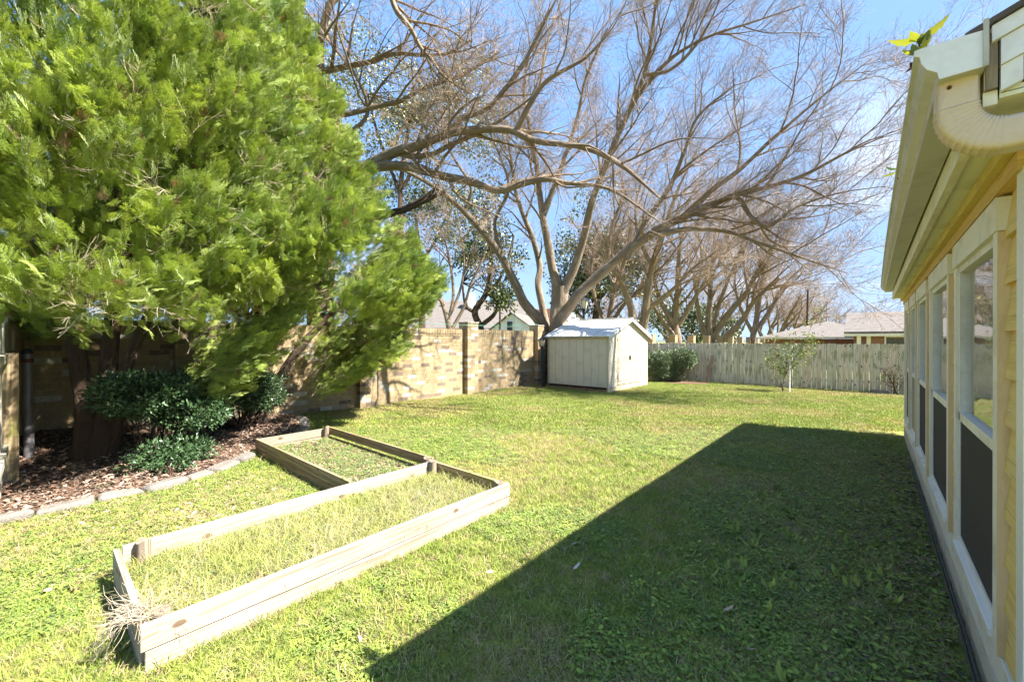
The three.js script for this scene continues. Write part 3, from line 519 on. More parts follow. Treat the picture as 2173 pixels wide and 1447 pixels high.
// ---------- the house on the right ----------
{
  const X = 0.465, ZN = -2.49, ZF = -10.45, XB = 9.2, YT = 2.40;
  const h = thing('yellow_house', 'yellow lap sided house with cream trimmed windows and a long gutter on the right', 'house', [4.8, 0, -6.4]);
  const P = (n, g, m, l) => part(h, n, g, m, l);
  // foundation, floor, ceiling, rear and far walls
  P('foundation', box(X - 0.04, XB, -0.2, 0.17, ZF, ZN, { tu: 1, tv: 1 }), M.concrete);
  P('ceiling', box(X + 0.13, XB - 0.12, 2.46, 2.5, ZF + 0.12, ZN - 0.12), M.inner);
  P('room_floor', box(X + 0.13, XB - 0.12, 0.171, 0.19, ZF + 0.12, ZN - 0.12), M.inner);
  P('partition_wall', box(4.4, 4.5, 0.191, 2.459, ZF + 0.12, ZN - 0.12), M.inner);
  P('rear_wall', box(XB - 0.12, XB, 0.171, 2.55, ZF, ZN), M.siding);
  P('far_wall', box(X + 0.03, XB - 0.121, 0.171, 2.55, ZF, ZF + 0.12), M.siding);
  P('near_wall', box(X + 0.03, XB - 0.121, 0.171, 2.55, ZN - 0.12, ZN - 0.02), M.siding);
  const wins = [[-4.16, -2.84], [-5.83, -4.45], [-7.38, -6.12], [-8.72, -7.62], [-9.95, -8.98]];
  // wall core between and around the window openings
  const OP = 0.09, gaps = []; let zc = ZN - 0.12; for (const [a, b] of wins) { gaps.push([b - OP, zc]); zc = a + OP; } gaps.push([ZF + 0.12, zc]);
  for (const [a, b] of gaps) P('wall_core', box(X + 0.03, X + 0.125, 0.172, 2.455, a, b, { tu: 1, tv: 1 }), M.inner);
  P('wall_core', box(X + 0.03, X + 0.124, 2.28, 2.454, ZF + 0.121, ZN - 0.121), M.inner); P('wall_core', box(X + 0.03, X + 0.124, 0.173, 0.40, ZF + 0.121, ZN - 0.121), M.inner);
  // lap siding boards, each tilted out at its lower edge
  const lap = (za, zb, y, hgt) => { const mb = new MB(); const s = new THREE.Shape([[X - 0.024, y], [X + 0.029, y], [X + 0.029, y + hgt + 0.02], [X + 0.001, y + hgt + 0.02]].map((a) => new THREE.Vector2(...a))); return metreUV(extrudeZ(s, za, zb), 2, R0(), R0()); };
  const EXP = 0.208, wallGaps = [[wins[0][1] + 0.003, ZN - 0.07]]; for (let i = 0; i < wins.length - 1; i++) wallGaps.push([wins[i + 1][1] + 0.003, wins[i][0] - 0.003]); wallGaps.push([ZF + 0.09, wins[4][0] - 0.003]);
  for (const [za, zb] of wallGaps) for (let k = 0; k < 10; k++) { const y = 0.335 + k * EXP; P('siding_board', lap(za, zb, y, Math.min(EXP, YT - y)), M.siding); }
  for (let k = 0; k < 12; k++) { const y = 0.18 + k * EXP, s = new THREE.Shape([[0, y], [0.05, y], [0.05, y + EXP + 0.02], [0.026, y + EXP + 0.02]].map((a) => new THREE.Vector2(...a))); const g = extrudeZ(s, 0, XB - X - 0.2); g.rotateY(Math.PI / 2); g.translate(X + 0.09, 0, ZN + 0.028); P('siding_board', metreUV(g, 0, R0(), R0()), M.siding); }
  P('water_table', box(X - 0.034, X + 0.03, 0.172, 0.325, ZF + 0.02, ZN - 0.07, { tu: 1, tv: 1, bevel: 0.004 }), M.trim);
  P('corner_board', box(X - 0.036, X + 0.06, 0.171, 2.41, ZN - 0.068, ZN + 0.034, { tu: 1, tv: 1 }), M.vinyl); P('corner_board', box(X - 0.036, X + 0.06, 0.171, 2.41, ZF - 0.02, ZF + 0.088, { tu: 1, tv: 1 }), M.trim);
  // windows
  wins.forEach(([za, zb], i) => {
    const w = P('window', mergeGeometries([box(X - 0.045, X + 0.03, 0.327, 2.24, za + 0.001, za + 0.085, { tu: 1, tv: 1 }), box(X - 0.045, X + 0.03, 0.327, 2.24, zb - 0.085, zb - 0.001, { tu: 1, tv: 1 })]), M.trim);
    part(w, 'head_casing', box(X - 0.052, X + 0.03, 2.241, 2.39, za - 0.012, zb + 0.012, { tu: 1, tv: 1 }), M.trim);
    part(w, 'casing_edge', box(X - 0.0445, X + 0.028, 0.33, 2.239, zb - 0.0009, zb + 0.002), M.trimEdge);
    part(w, 'sill', box(X - 0.06, X + 0.03, 0.36, 0.405, za + 0.086, zb - 0.086, { tu: 1, tv: 1, bevel: 0.006 }), M.vinyl);
    const a = za + 0.087, b = zb - 0.087, fr = 0.034, F = [];
    for (const [ya, yb] of [[2.2, 2.24], [0.406, 0.45], [1.215, 1.27]]) F.push(box(X - 0.03, X + 0.02, ya, yb, a, b, { tu: 1, tv: 1 }));
    F.push(box(X - 0.03, X + 0.02, 0.451, 2.199, a, a + fr, { tu: 1, tv: 1 }), box(X - 0.03, X + 0.02, 0.451, 2.199, b - fr, b, { tu: 1, tv: 1 }));
    part(w, 'sash_frame', mergeGeometries(F), M.vinyl);
    const pg = new THREE.PlaneGeometry(b - a - 2 * fr, 0.93); pg.rotateY(-Math.PI / 2); pg.translate(X - 0.002, 1.735, (a + b) / 2); part(w, 'upper_pane', pg, M.glass);
    const lg = new THREE.PlaneGeometry(b - a - 2 * fr, 0.765); lg.rotateY(-Math.PI / 2); lg.translate(X + 0.006, 0.832, (a + b) / 2); part(w, 'lower_pane', lg, M.glass);
    part(w, i === 3 ? 'screen_frame' : 'insect_screen', box(X - 0.024, X - 0.02, 0.451, 1.214, a + fr + 0.001, b - fr - 0.001), i === 3 ? M.pipe : M.screen);
  });
  { const yl = P('paper_notice', box(X - 0.0475, X - 0.0455, 1.74, 2.0, -8.98 - 0.083, -8.98 - 0.02), M.yellow, 'small yellow card fixed to window casing'); }
  // eaves
  const E0 = -1.98, E1 = -10.62;
  P('frieze_board', box(X - 0.05, X + 0.028, 2.405, 2.515, E1 + 0.12, ZN + 0.02, { axis: 2 }), M.frieze);
  P('cove_moulding', box(X - 0.085, X - 0.051, 2.475, 2.53, E1 + 0.1, ZN + 0.02, { tu: 1, tv: 1 }), M.yellow);
  P('soffit_board', box(0.306, X + 0.02, 2.531, 2.545, E1, E0 - 0.06, { tu: 1, tv: 1 }), M.soffit);
  P('fascia_trim', box(0.27, 0.302, 2.515, 2.56, E1, E0 - 0.06, { tu: 1, tv: 1 }), M.trim);
  P('fascia', box(0.272, 0.3, 2.562, 2.72, E1, E0 - 0.05, { tu: 1, tv: 1 }), M.trim);
  // gutter: open K profile
  const prof = [[0.268, 2.735], [0.268, 2.62], [0.165, 2.62], [0.16, 2.645], [0.135, 2.665], [0.122, 2.69], [0.118, 2.715], [0.105, 2.722], [0.105, 2.74], [0.118, 2.742]], inn = prof.map(([x, y], i) => [x + (i < 2 ? -0.004 : 0.004), y + (i > 0 && i < 3 ? 0.004 : 0)]).reverse();
  const gs = new THREE.Shape([...prof, ...inn].map((a) => new THREE.Vector2(...a)));
  const gg = new THREE.ExtrudeGeometry(gs, { depth: E0 - E1, steps: 16, bevelEnabled: false }); gg.translate(0, 0, E1);
  { const p = gg.attributes.position; for (let i = 0; i < p.count; i++) { const t = (E0 - p.getZ(i)) / (E0 - E1); p.setY(i, p.getY(i) + 0.045 * t + 0.006 * Math.sin(t * 7)); p.setX(i, p.getX(i) - 0.012 * Math.sin(t * Math.PI)); } gg.computeVertexNormals(); }
  const gut = P('gutter', metreUV(gg, 2, 0.3, 0.1, 1, 1), M.gutter);
  const capS = new THREE.Shape(prof.map((a) => new THREE.Vector2(...a))); const cp = extrudeZ(capS, E0 + 0.0005, E0 + 0.004); part(gut, 'end_cap', metreUV(cp, 0, 0, 0, 1, 1), M.whitePaint);
  const cp2 = extrudeZ(capS, E1 - 0.004, E1 - 0.0005); cp2.translate(-0.0, 0.045, 0); part(gut, 'end_cap', metreUV(cp2, 0, 0, 0, 1, 1), M.gutter);
  part(gut, 'end_cap_rim', box(0.262, 0.274, 2.618, 2.765, E0 + 0.0045, E0 + 0.012, { tu: 1, tv: 1 }), M.gutter);
  // downspout: ribbed rectangular pipe that drops from the gutter and turns to the right
  {
    const path = [], up = []; const xs = 0.212, zc2 = -2.065, yt = 2.625, R = 0.115, yb = 2.415;
    path.push([xs, yt], [xs, yb + R]); for (let i = 0; i <= 12; i++) { const a = i / 12 * Math.PI / 2; path.push([xs + R * (1 - Math.cos(a)), yb + R - R * Math.sin(a)]); } path.push([xs + R + 0.1, yb], [xs + R + 0.4, yb], [1.4, yb - 0.02]);
    const ring = (c, t, sc) => { const W = 0.052 * sc, D = 0.045 * sc, n = [-t[1], t[0]], out = []; const K = 28; for (let k = 0; k < K; k++) { const a = k / K * Math.PI * 2, ca = Math.cos(a), sa = Math.sin(a), e = 0.36, f = 1 + 0.018 * Math.cos(k * Math.PI); const u = Math.sign(ca) * Math.abs(ca) ** e * W * f, w = Math.sign(sa) * Math.abs(sa) ** e * D * f; out.push([c[0] + n[0] * u, c[1] + n[1] * u, zc2 + w]); } return out; };
    const mb = new MB(), K = 28; let prev = -1, len = 0;
    path.forEach((c, i) => {
      const a = path[Math.max(0, i - 1)], b = path[Math.min(path.length - 1, i + 1)], L = Math.hypot(b[0] - a[0], b[1] - a[1]), t = [(b[0] - a[0]) / L, (b[1] - a[1]) / L]; if (i) len += Math.hypot(c[0] - path[i - 1][0], c[1] - path[i - 1][1]);
      const rings = i > 1 && i < 14 ? [[-0.0045, 1.0], [-0.0015, 1.05], [0.0015, 1.05], [0.0045, 1.0]] : [[0, i >= 15 ? 0.97 : 1]];
      for (const [o, sc] of rings) { const q = ring([c[0] + t[0] * o, c[1] + t[1] * o], t, sc), s = mb.p.length / 3; q.forEach((v, k) => mb.v(v[0], v[1], v[2], len + o, k / K)); if (prev >= 0) for (let k = 0; k < K; k++) mb.quad(prev + k, prev + (k + 1) % K, s + (k + 1) % K, s + k); prev = s; }
    });
    const d = P('downspout', mb.geo(), M.spout); const sc = new THREE.CylinderGeometry(0.006, 0.006, 0.006, 10); sc.rotateX(Math.PI / 2); sc.translate(xs - 0.02, 2.6, zc2 + 0.047); part(d, 'screw', sc, M.rust);
    part(d, 'seam', box(xs + R + 0.06, xs + R + 0.066, yb - 0.056, yb + 0.056, zc2 - 0.05, zc2 + 0.0505, { bevel: 0.001 }), M.spout);
    part(d, 'paint_mark', box(xs + R + 0.1, xs + R + 0.106, yb + 0.014, yb + 0.05, zc2 + 0.048, zc2 + 0.0515), M.whitePaint, 'white paint smear on the pipe'); part(d, 'paint_mark', box(xs + R + 0.03, xs + R + 0.11, yb - 0.028, yb - 0.022, zc2 + 0.0485, zc2 + 0.0515), M.whitePaint); part(d, 'paint_mark', box(xs + R + 0.055, xs + R + 0.11, yb - 0.008, yb - 0.003, zc2 + 0.0485, zc2 + 0.0515), M.whitePaint);
  }
  // gable end above the corner: rake boards, broken lower board
  const sl = 0.4, rk = (x0, x1, o0, o1, z0, z1, m, n, l) => { const f = (x) => 2.735 + (x - 0.24) * sl; const s = new THREE.Shape([[x0, f(x0) + o0], [x1, f(x1) + o0], [x1, f(x1) + o1], [x0, f(x0) + o1]].map((a) => new THREE.Vector2(...a))); return P(n, metreUV(extrudeZ(s, z0, z1), 0, R0(), R0(), 1, 1), m, l); };
  const XM = 4.8;
  rk(0.285, XM, -0.05, 0.0, -2.03, -2.003, M.whitePaint, 'rake_board'); rk(0.305, XM, -0.135, -0.053, -2.045, -2.012, M.whitePaint, 'barge_board');
  rk(0.306, 0.352, -0.215, -0.137, -2.048, -2.02, M.whitePaint, 'barge_board'); rk(0.366, XM, -0.20, -0.137, -2.048, -2.02, M.whitePaint, 'barge_board');
  P('rotten_wood', box(0.325, 0.42, 2.565, 2.62, -2.09, -2.055, { tu: 1, tv: 1 }), M.rust, 'rusty brown rotten wood behind the broken board'); P('rafter_end', box(0.2735, 0.2995, 2.5605, 2.735, -2.06, -2.02, { tu: 1, tv: 1 }), M.postwood);
  // roof
  const slope = (xa, xb, mir) => { const f = (x) => 2.735 + (x - 0.24) * sl; const pts = [[xa, f(xa) + 0.004], [xb, f(xb) + 0.004], [xb, f(xb) + 0.04], [xa, f(xa) + 0.022]]; const g = extrudeZ(new THREE.Shape(pts.map((a) => new THREE.Vector2(...a))), -10.66, -1.99); if (mir) { g.scale(-1, 1, 1); g.translate(XM * 2, 0, 0); const q = g.attributes.position.array, n = g.index; } return metreUV(g, 2, 0, 0, 2.4, 2.4); };
  P('roof_slope', slope(0.225, XM, false), M.shingleDark);
  { const f = (x) => 2.735 + (2 * XM - 0.24 - x) * sl; const g = extrudeZ(new THREE.Shape([[XM + 0.001, f(XM)], [9.5, f(9.5)], [9.5, f(9.5) + 0.036], [XM + 0.001, f(XM) + 0.036]].map((a) => new THREE.Vector2(...a))), -10.66, -1.99); P('roof_slope', metreUV(g, 2, 0, 0, 2.4, 2.4), M.shingleDark); }
  for (const [z0, z1] of [[ZN - 0.1, ZN - 0.03], [ZF + 0.03, ZF + 0.1]]) { const f = (x) => 2.735 + (x - 0.24) * sl - 0.01; P('gable_wall', metreUV(extrudeZ(new THREE.Shape([[0.46, 2.551], [9.1, 2.551], [XM, f(XM)], [0.46, f(0.46)]].map((a) => new THREE.Vector2(...a))), z0, z1), 0), M.siding); }
  P('gable_soffit', box(0.32, 9.1, 2.552, 2.566, -2.46, -2.05), M.soffit);
  // dark cable lying along the foundation
  const mb = new MB(), pts = []; for (let i = 0; i <= 60; i++) { const z = lerp(-1.6, -8.2, i / 60); pts.push(V(X - 0.06 - 0.012 * fbm(z * 2, 1, 2), 0.055 + 0.02 * fbm(z * 1.3, 9, 2), z)); } mb.tube(pts, pts.map(() => 0.0075), 6); const mb2 = new MB(); mb2.tube(pts.map((p) => V(p.x - 0.014, p.y - 0.018, p.z)), pts.map(() => 0.0065), 6);
  solo('black_cable', mergeGeometries([mb.geo(), mb2.geo()]), M.rubber, 'black cable lying on the ground along the house foundation', 'cable', [X - 0.05, 0.02, -5]);
}

// ---------- neighbouring houses ----------
function gableHouse(o) { // ridge along local x; local -> world by yaw about (x, z)
  const t = thing(o.name, o.label, 'house', [o.x, -0.25, o.z]); t.rotation.y = o.yaw; baseOf.set(t, [0, -0.25, 0]);
  const { w, d, eave, ridge, over } = o, P = (n, g, m) => part(t, n, g, m);
  P('wall', box(-w / 2, w / 2, -0.25, eave, -d / 2, d / 2, { tu: 1, tv: 1 }), o.wall);
  const sh = new THREE.Shape([[-d / 2, eave], [d / 2, eave], [0, ridge - 0.05]].map((a) => new THREE.Vector2(...a)));
  for (const s of [-1, 1]) { const g = new THREE.ExtrudeGeometry(sh, { depth: 0.15, bevelEnabled: false }); g.rotateY(Math.PI / 2); g.translate(s > 0 ? w / 2 - 0.15 : -w / 2, 0, 0); P('gable', metreUV(g, 0, 0, 0, 1, 1), o.gable ?? o.wall); }
  const k = (ridge - eave) / (d / 2);
  for (const s of [-1, 1]) { const e = d / 2 + over, y = eave - over * k; const q = new THREE.Shape([[0, ridge], [s * e, y], [s * e, y + 0.12], [0, ridge + 0.12]].map((a) => new THREE.Vector2(...a))); const g = new THREE.ExtrudeGeometry(q, { depth: w + over * 2, bevelEnabled: false }); g.rotateY(Math.PI / 2); g.translate(-w / 2 - over, 0, 0); P('roof', metreUV(g, 0, 0, 0, 3, 3), o.roof); P('eave_board', box(-w / 2 - over, w / 2 + over, y - 0.16, y - 0.01, s > 0 ? -e - 0.03 : e - 0.03, s > 0 ? -e + 0.03 : e + 0.03), o.trim ?? M.whitePaint); }
  for (const [x, y, ww, hh, side] of o.windows ?? []) { const g = side === 'z' ? box(x - ww / 2, x + ww / 2, y, y + hh, d / 2 + 0.02, d / 2 + 0.06) : box(w / 2 + 0.02, w / 2 + 0.06, y, y + hh, x - ww / 2, x + ww / 2); const m = P('window', g, M.whitePaint); const i = 0.08; for (const [ya, yb] of [[y + i, y + hh / 2 - 0.03], [y + hh / 2 + 0.03, y + hh - i]]) part(m, 'pane', side === 'z' ? box(x - ww / 2 + i, x + ww / 2 - i, ya, yb, d / 2 + 0.061, d / 2 + 0.075) : box(w / 2 + 0.061, w / 2 + 0.075, ya, yb, x - ww / 2 + i, x + ww / 2 - i), M.farGlass); }
  return [t, P];
}
{
  const [t1] = gableHouse({ name: 'white_gable_house', label: 'white gabled house with a dark upstairs window left of the large bare trunk', x: -29.682, z: -36.48, yaw: -1.2, w: 10, d: 5.4, eave: 2.6, ridge: 4.5, over: 0.25, wall: M.whiteWall, roof: M.shingle, windows: [[0.2, 2.5, 0.75, 1.25, 'x']] });
  const [t2, P2] = gableHouse({ name: 'grey_roof_house', label: 'house with a broad grey shingle roof behind the wall, next to the clipped evergreen', x: -37.712, z: -33.44, yaw: 0.72, w: 15, d: 10, eave: 3.2, ridge: 6.4, over: 0.4, wall: M.whiteWall, roof: M.shingle, windows: [[-3, 1, 1, 1.4, 'z'], [3, 1, 1, 1.4, 'z']] });
  P2('chimney', box(1.2, 2.0, 5.2, 7.2, 1.2, 2.0, { tu: 1, tv: 1 }), M.whiteWall);
  for (let i = 0; i < 7; i++) P2('roof_vent', box(-5 + i * 1.5, -4.8 + i * 1.5, 5.7, 6.2, 1.1, 1.3), M.pipe);
  gableHouse({ name: 'brown_roof_house', label: 'house with a reddish brown roof just left of the large trunk behind the shed', x: -36.495, z: -50.451, yaw: -0.2, w: 9, d: 9, eave: 3.3, ridge: 6.4, over: 0.3, wall: M.whiteWall, roof: M.rust });
  // right-hand neighbour beyond the rear fence
  const nx = 3.6, nz = -36.5, [t3, P3] = gableHouse({ name: 'rear_neighbour_house', label: 'low brick house with a grey shingle roof beyond the rear fence on the right', x: nx, z: nz, yaw: 0, w: 9, d: 7.2, eave: 2.3, ridge: 3.5, over: 0.45, wall: M.houseBrick, roof: M.shingle, trim: M.trim, windows: [[-2.4, 0.9, 1.4, 1.1, 'z'], [0.2, 0.9, 1.8, 1.1, 'z']] });
  P3('porch_post', box(-4.35, -4.15, -0.25, 2.1, 3.72, 3.92), M.trim); P3('porch_post', box(-3.9, -3.7, -0.25, 2.1, 3.62, 3.7), M.trim); P3('porch_beam', box(-4.4, 4.5, 2.0, 2.18, 3.93, 4.0), M.trim);
  const ch = P3('chimney', box(-0.2, 0.7, 3.3, 4.85, -0.6, 0.3, { tu: 1, tv: 1 }), M.houseBrick); part(ch, 'chimney_cap', box(0.05, 0.45, 4.851, 5.2, -0.4, 0.1), M.black);
  { // hipped roof: eave rectangle to a short ridge
    const x0 = -7.4, x1 = 1.5, z1 = -40, z0 = -50, y = 2.0, yr = 3.4, t = thing('low_wing_house', 'low brown hipped shingle roof left of the grey roof beyond the rear fence', 'house', [-3, -0.25, -45]);
    part(t, 'wall', box(x0 + 0.5, x1 - 0.5, -0.25, 1.85, z0 + 0.5, z1 - 0.5, { tu: 1, tv: 1 }), M.houseBrick);
    const mb = new MB(), q = (x, yy, z) => mb.v(x, yy, z, x / 3, z / 3), face = (...p) => { const i = p.map((a) => q(...a)); i.length === 4 ? mb.quad(...i) : mb.t(...i); }, ra = [x0 + 4.4, yr, -45], rb = [x1 - 4.4, yr, -45], A = [x0, y, z1], B = [x1, y, z1], C = [x1, y, z0], D = [x0, y, z0];
    face(A, B, rb, ra); face(C, D, ra, rb); face(D, A, ra); face(B, C, rb); face(D, C, B, A); part(t, 'roof', mb.geo(), M.shingle);
    part(t, 'eave_board', box(x0, x1, 1.86, 1.99, z1 - 0.05, z1), M.trim);
  }
}

// ---------- vegetation building blocks ----------
const rv = (r, s = 1) => V((r() - 0.5) * 2 * s, (r() - 0.5) * 2 * s, (r() - 0.5) * 2 * s);
function twigSpray(seed, len, sides = 3) { // a bare twig with side twigs, +Y up
  const r = rng(seed), mb = new MB();
  const walk = (p, d, L, n, wob, lift) => { const P = [p.clone()]; let q = p.clone(), e = d.clone(); for (let i = 0; i < n; i++) { e.add(rv(r, wob)).add(V(0, lift, 0)).normalize(); q = q.clone().addScaledVector(e, L / n); P.push(q); } return P; };
  const main = walk(V(0, 0, 0), V(0, 1, 0), len, 5, 0.16, 0.05); mb.tube(main, main.map((_, i) => lerp(0.0042, 0.0012, i / 5)), sides);
  for (let k = 0; k < 9; k++) {
    const t = 0.12 + 0.85 * k / 9, f = t * 5, i = Math.floor(f), p = main[i].clone().lerp(main[Math.min(5, i + 1)], f - i), a = r() * 6.28;
    const d = V(Math.cos(a) * 0.8, 0.75, Math.sin(a) * 0.8).normalize(), L = len * (0.55 - 0.3 * t) * (0.7 + r() * 0.6), s = walk(p, d, L, 3, 0.18, 0.1); mb.tube(s, s.map((_, i) => lerp(0.0028, 0.001, i / 3)), sides);
    for (let j = 1; j < 4; j++) { const a2 = r() * 6.28, d2 = d.clone().add(V(Math.cos(a2), 0.2, Math.sin(a2))).normalize(), s2 = walk(s[j - 1].clone().lerp(s[j], r()), d2, L * (0.3 + r() * 0.3), 2, 0.15, 0.05); mb.tube(s2, [0.0019, 0.0015, 0.0009], sides); }
  }
  return mb.geo();
}
const TWIGS = [1, 2, 3].map((s) => twigSpray(500 + s, 0.75)), TWIGS_BIG = [4, 5].map((s) => { const g = twigSpray(500 + s, 0.75); g.scale(2.2, 2.2, 2.2); return g; });
function thujaSpray(seed) { // flat fern-like fan in the xy plane, +Y outward
  const r = rng(seed), mb = new MB();
  const leaf = (x, y, z, dx, dy, dz, L, w) => { const px = -dy, py = dx, l = Math.hypot(px, py) || 1; const a = mb.v(x, y, z), b = mb.v(x + dx * L * 0.45 + px / l * w, y + dy * L * 0.45 + py / l * w, z + dz * L * 0.45 + 0.002), c = mb.v(x + dx * L, y + dy * L, z + dz * L), d = mb.v(x + dx * L * 0.45 - px / l * w, y + dy * L * 0.45 - py / l * w, z + dz * L * 0.45 + 0.002); mb.quad(a, b, c, d); };
  const L = 0.2; for (let i = 0; i < 5; i++) leaf(0, i * L / 5, 0, 0.02, 1, 0, L / 4, 0.005);
  for (let k = 0; k < 7; k++) for (const s of [-1, 1]) {
    const y = L * (0.06 + k * 0.13) + (r() - 0.5) * 0.012, len = L * (0.5 - 0.055 * k) * (0.8 + r() * 0.4), an = 0.75 + (r() - 0.5) * 0.3, dx = s * Math.sin(an), dy = Math.cos(an), dz = (r() - 0.5) * 0.45 - 0.12;
    leaf(0, y, 0, dx, dy, dz, len, 0.0035);
    for (let j = 1; j < 5; j++) for (const q of [-1, 1]) { const t = j / 5, a2 = an * s + q * 0.6; leaf(dx * len * t, y + dy * len * t, dz * len * t, Math.sin(a2), Math.cos(a2), dz + (r() - 0.5) * 0.3, len * 0.42 * (1.15 - t * 0.5), 0.0027); }
  }
  return mb.geo();
}
const THUJA = [1, 2].map((s) => thujaSpray(600 + s));
function leafCluster(seed, n, L, W, spread, cup = 0.25) {
  const r = rng(seed), mb = new MB();
  for (let k = 0; k < n; k++) {
    const p = rv(r, spread), d = p.clone().normalize().add(rv(r, 0.7)).add(V(0, 0.35, 0)).normalize(), s = V(r() - 0.5, r() - 0.5, r() - 0.5).cross(d).normalize(), nn = s.clone().cross(d), l = L * (0.7 + r() * 0.6), w = W * (0.8 + r() * 0.4);
    const at = (t, u, h) => { const q = p.clone().addScaledVector(d, l * t).addScaledVector(s, w * u).addScaledVector(nn, h * l); return mb.v(q.x, q.y, q.z, u + 0.5, t); };
    const a = at(0, 0, 0), b = at(0.35, 0.5, cup * 0.3), c = at(0.7, 0.4, cup * 0.25), e = at(1, 0, -cup * 0.3), f = at(0.7, -0.4, cup * 0.25), g = at(0.35, -0.5, cup * 0.3), m = at(0.5, 0, 0);
    mb.t(a, b, m); mb.t(b, c, m); mb.t(c, e, m); mb.t(e, f, m); mb.t(f, g, m); mb.t(g, a, m);
  }
  return mb.geo();
}
const LEAFS = [1, 2].map((s) => leafCluster(700 + s, 14, 0.042, 0.022, 0.06)), OAKS = leafCluster(710, 16, 0.16, 0.09, 0.3), LEMON = leafCluster(712, 6, 0.06, 0.03, 0.09), ROSE = leafCluster(713, 5, 0.045, 0.025, 0.05);

// ---------- evergreen thuja trees ----------
function thujaTree(o) {
  const r = rng(o.seed), gy = groundY(o.x, o.z), t = thing('thuja_tree', o.label, 'tree', [o.x, gy, o.z], 'thuja trees in the mulch bed');
  for (const [i, st] of o.stems.entries()) { const mb = new MB(), [P, Q0] = resample(st, 6), Q = Q0.map((q) => q * 0.84); mb.tube(P, Q, 16, false, 0.5, i * 9); part(t, i ? 'stem' : 'trunk', mb.geo(), M.barkDark); }
  const plumes = [], br = new MB(); const axis = o.stems[0].at(-1);
  const rad = (y) => { const k = o.profile; for (let i = 0; i < k.length - 1; i++) if (y >= k[i][0] && y <= k[i + 1][0]) return lerp(k[i][1], k[i + 1][1], smooth(0, 1, (y - k[i][0]) / (k[i + 1][0] - k[i][0]))); return 0; };
  const y0 = o.profile[0][0], y1 = o.profile.at(-1)[0];
  let guard = 0;
  while (plumes.length < o.plumes && guard++ < 60000) {
    const y = y0 + (y1 - y0) * (1 - Math.pow(1 - r(), 0.75)), az = r() * 6.283, R = rad(y) * (0.84 + 0.34 * fbm(az * 1.6 + o.seed, y * 1.1, 3)); if (r() > R / o.rmax) continue;
    const inner = r() < 0.10, f = inner ? 0.45 + r() * 0.35 : 0.86 + r() * 0.16;
    const lump = fbm(Math.cos(az) * 4.2 + 9 + o.seed, Math.sin(az) * 4.2 + y * 1.9, 3, 1e6, 1e6, 3); if (!inner && lump < o.thr) continue;
    const cx = o.x + o.dx * (y - 2) + Math.cos(az) * R * f, cz = o.z + o.dz * (y - 2) + Math.sin(az) * R * f;
    if (o.floor(cx, y, cz)) continue;
    const d = V(Math.cos(az) * 0.8, 0.55 + (y - 2) * 0.06 + (r() - 0.5) * 0.7, Math.sin(az) * 0.8).normalize();
    plumes.push([V(cx, y, cz), d, lump, inner]);
  }
  const out = [[], []];
  for (const [c, d, lump, inner] of plumes) {
    const n = inner ? 10 : 34, tone = r(), base = mix3([0.16, 0.25, 0.03], [0.42, 0.50, 0.07], clamp(tone * 0.85 + (lump - 0.45) * 0.9));
    for (let k = 0; k < n; k++) {
      const tt = r(), p = c.clone().addScaledVector(d, (tt - 0.45) * 0.62).add(rv(r, 0.16 * (1.2 - tt * 0.85))), e = d.clone().add(rv(r, 0.42)).normalize();
      const v = 0.8 + r() * 0.45, brown = r() < 0.018; out[k & 1].push({ m: mtxDir(p, e, r() * 6.28, 0.5 + r() * 0.6), c: brown ? lin(0.26, 0.15, 0.07) : lin(base[0] * v, base[1] * v, base[2] * v) });
    }
    if (r() < 0.07 && c.y > 3.1) { // branch that carries the plume
      const h = c.y - Math.hypot(c.x - o.x, c.z - o.z) * (0.45 + r() * 0.5), s = V(o.x + o.dx * (h - 2), Math.max(gy + 2.1, h), o.z + o.dz * (h - 2)), m = s.clone().lerp(c, 0.55).add(V(0, -0.12, 0)).add(rv(r, 0.18)); br.tube(curvePts([s, m, c], 7), [0.024, 0.02, 0.016, 0.013, 0.01, 0.008, 0.006, 0.004].map((q) => q * (0.6 + r() * 0.8)), 5);
    }
  }
  part(t, 'branches', br.geo(), M.barkWarm).userData.kind = 'stuff';
  out.forEach((l, i) => copies('crown', THUJA[i], M.leafThuja, l, t));
  // dry inner twigs
  const dry = []; for (let k = 0; k < o.dry; k++) { const [c, d] = plumes[Math.floor(r() * plumes.length)]; const q = c.clone().lerp(V(o.x, c.y, o.z), 0.04 + r() * 0.25).add(rv(r, 0.2)); dry.push({ m: mtxDir(q, d.clone().add(rv(r, 0.8)).normalize(), r() * 6, 0.5 + r() * 0.6) }); }
  copies('dry_twigs', TWIGS[0], M.deadTwig, dry, t);
}
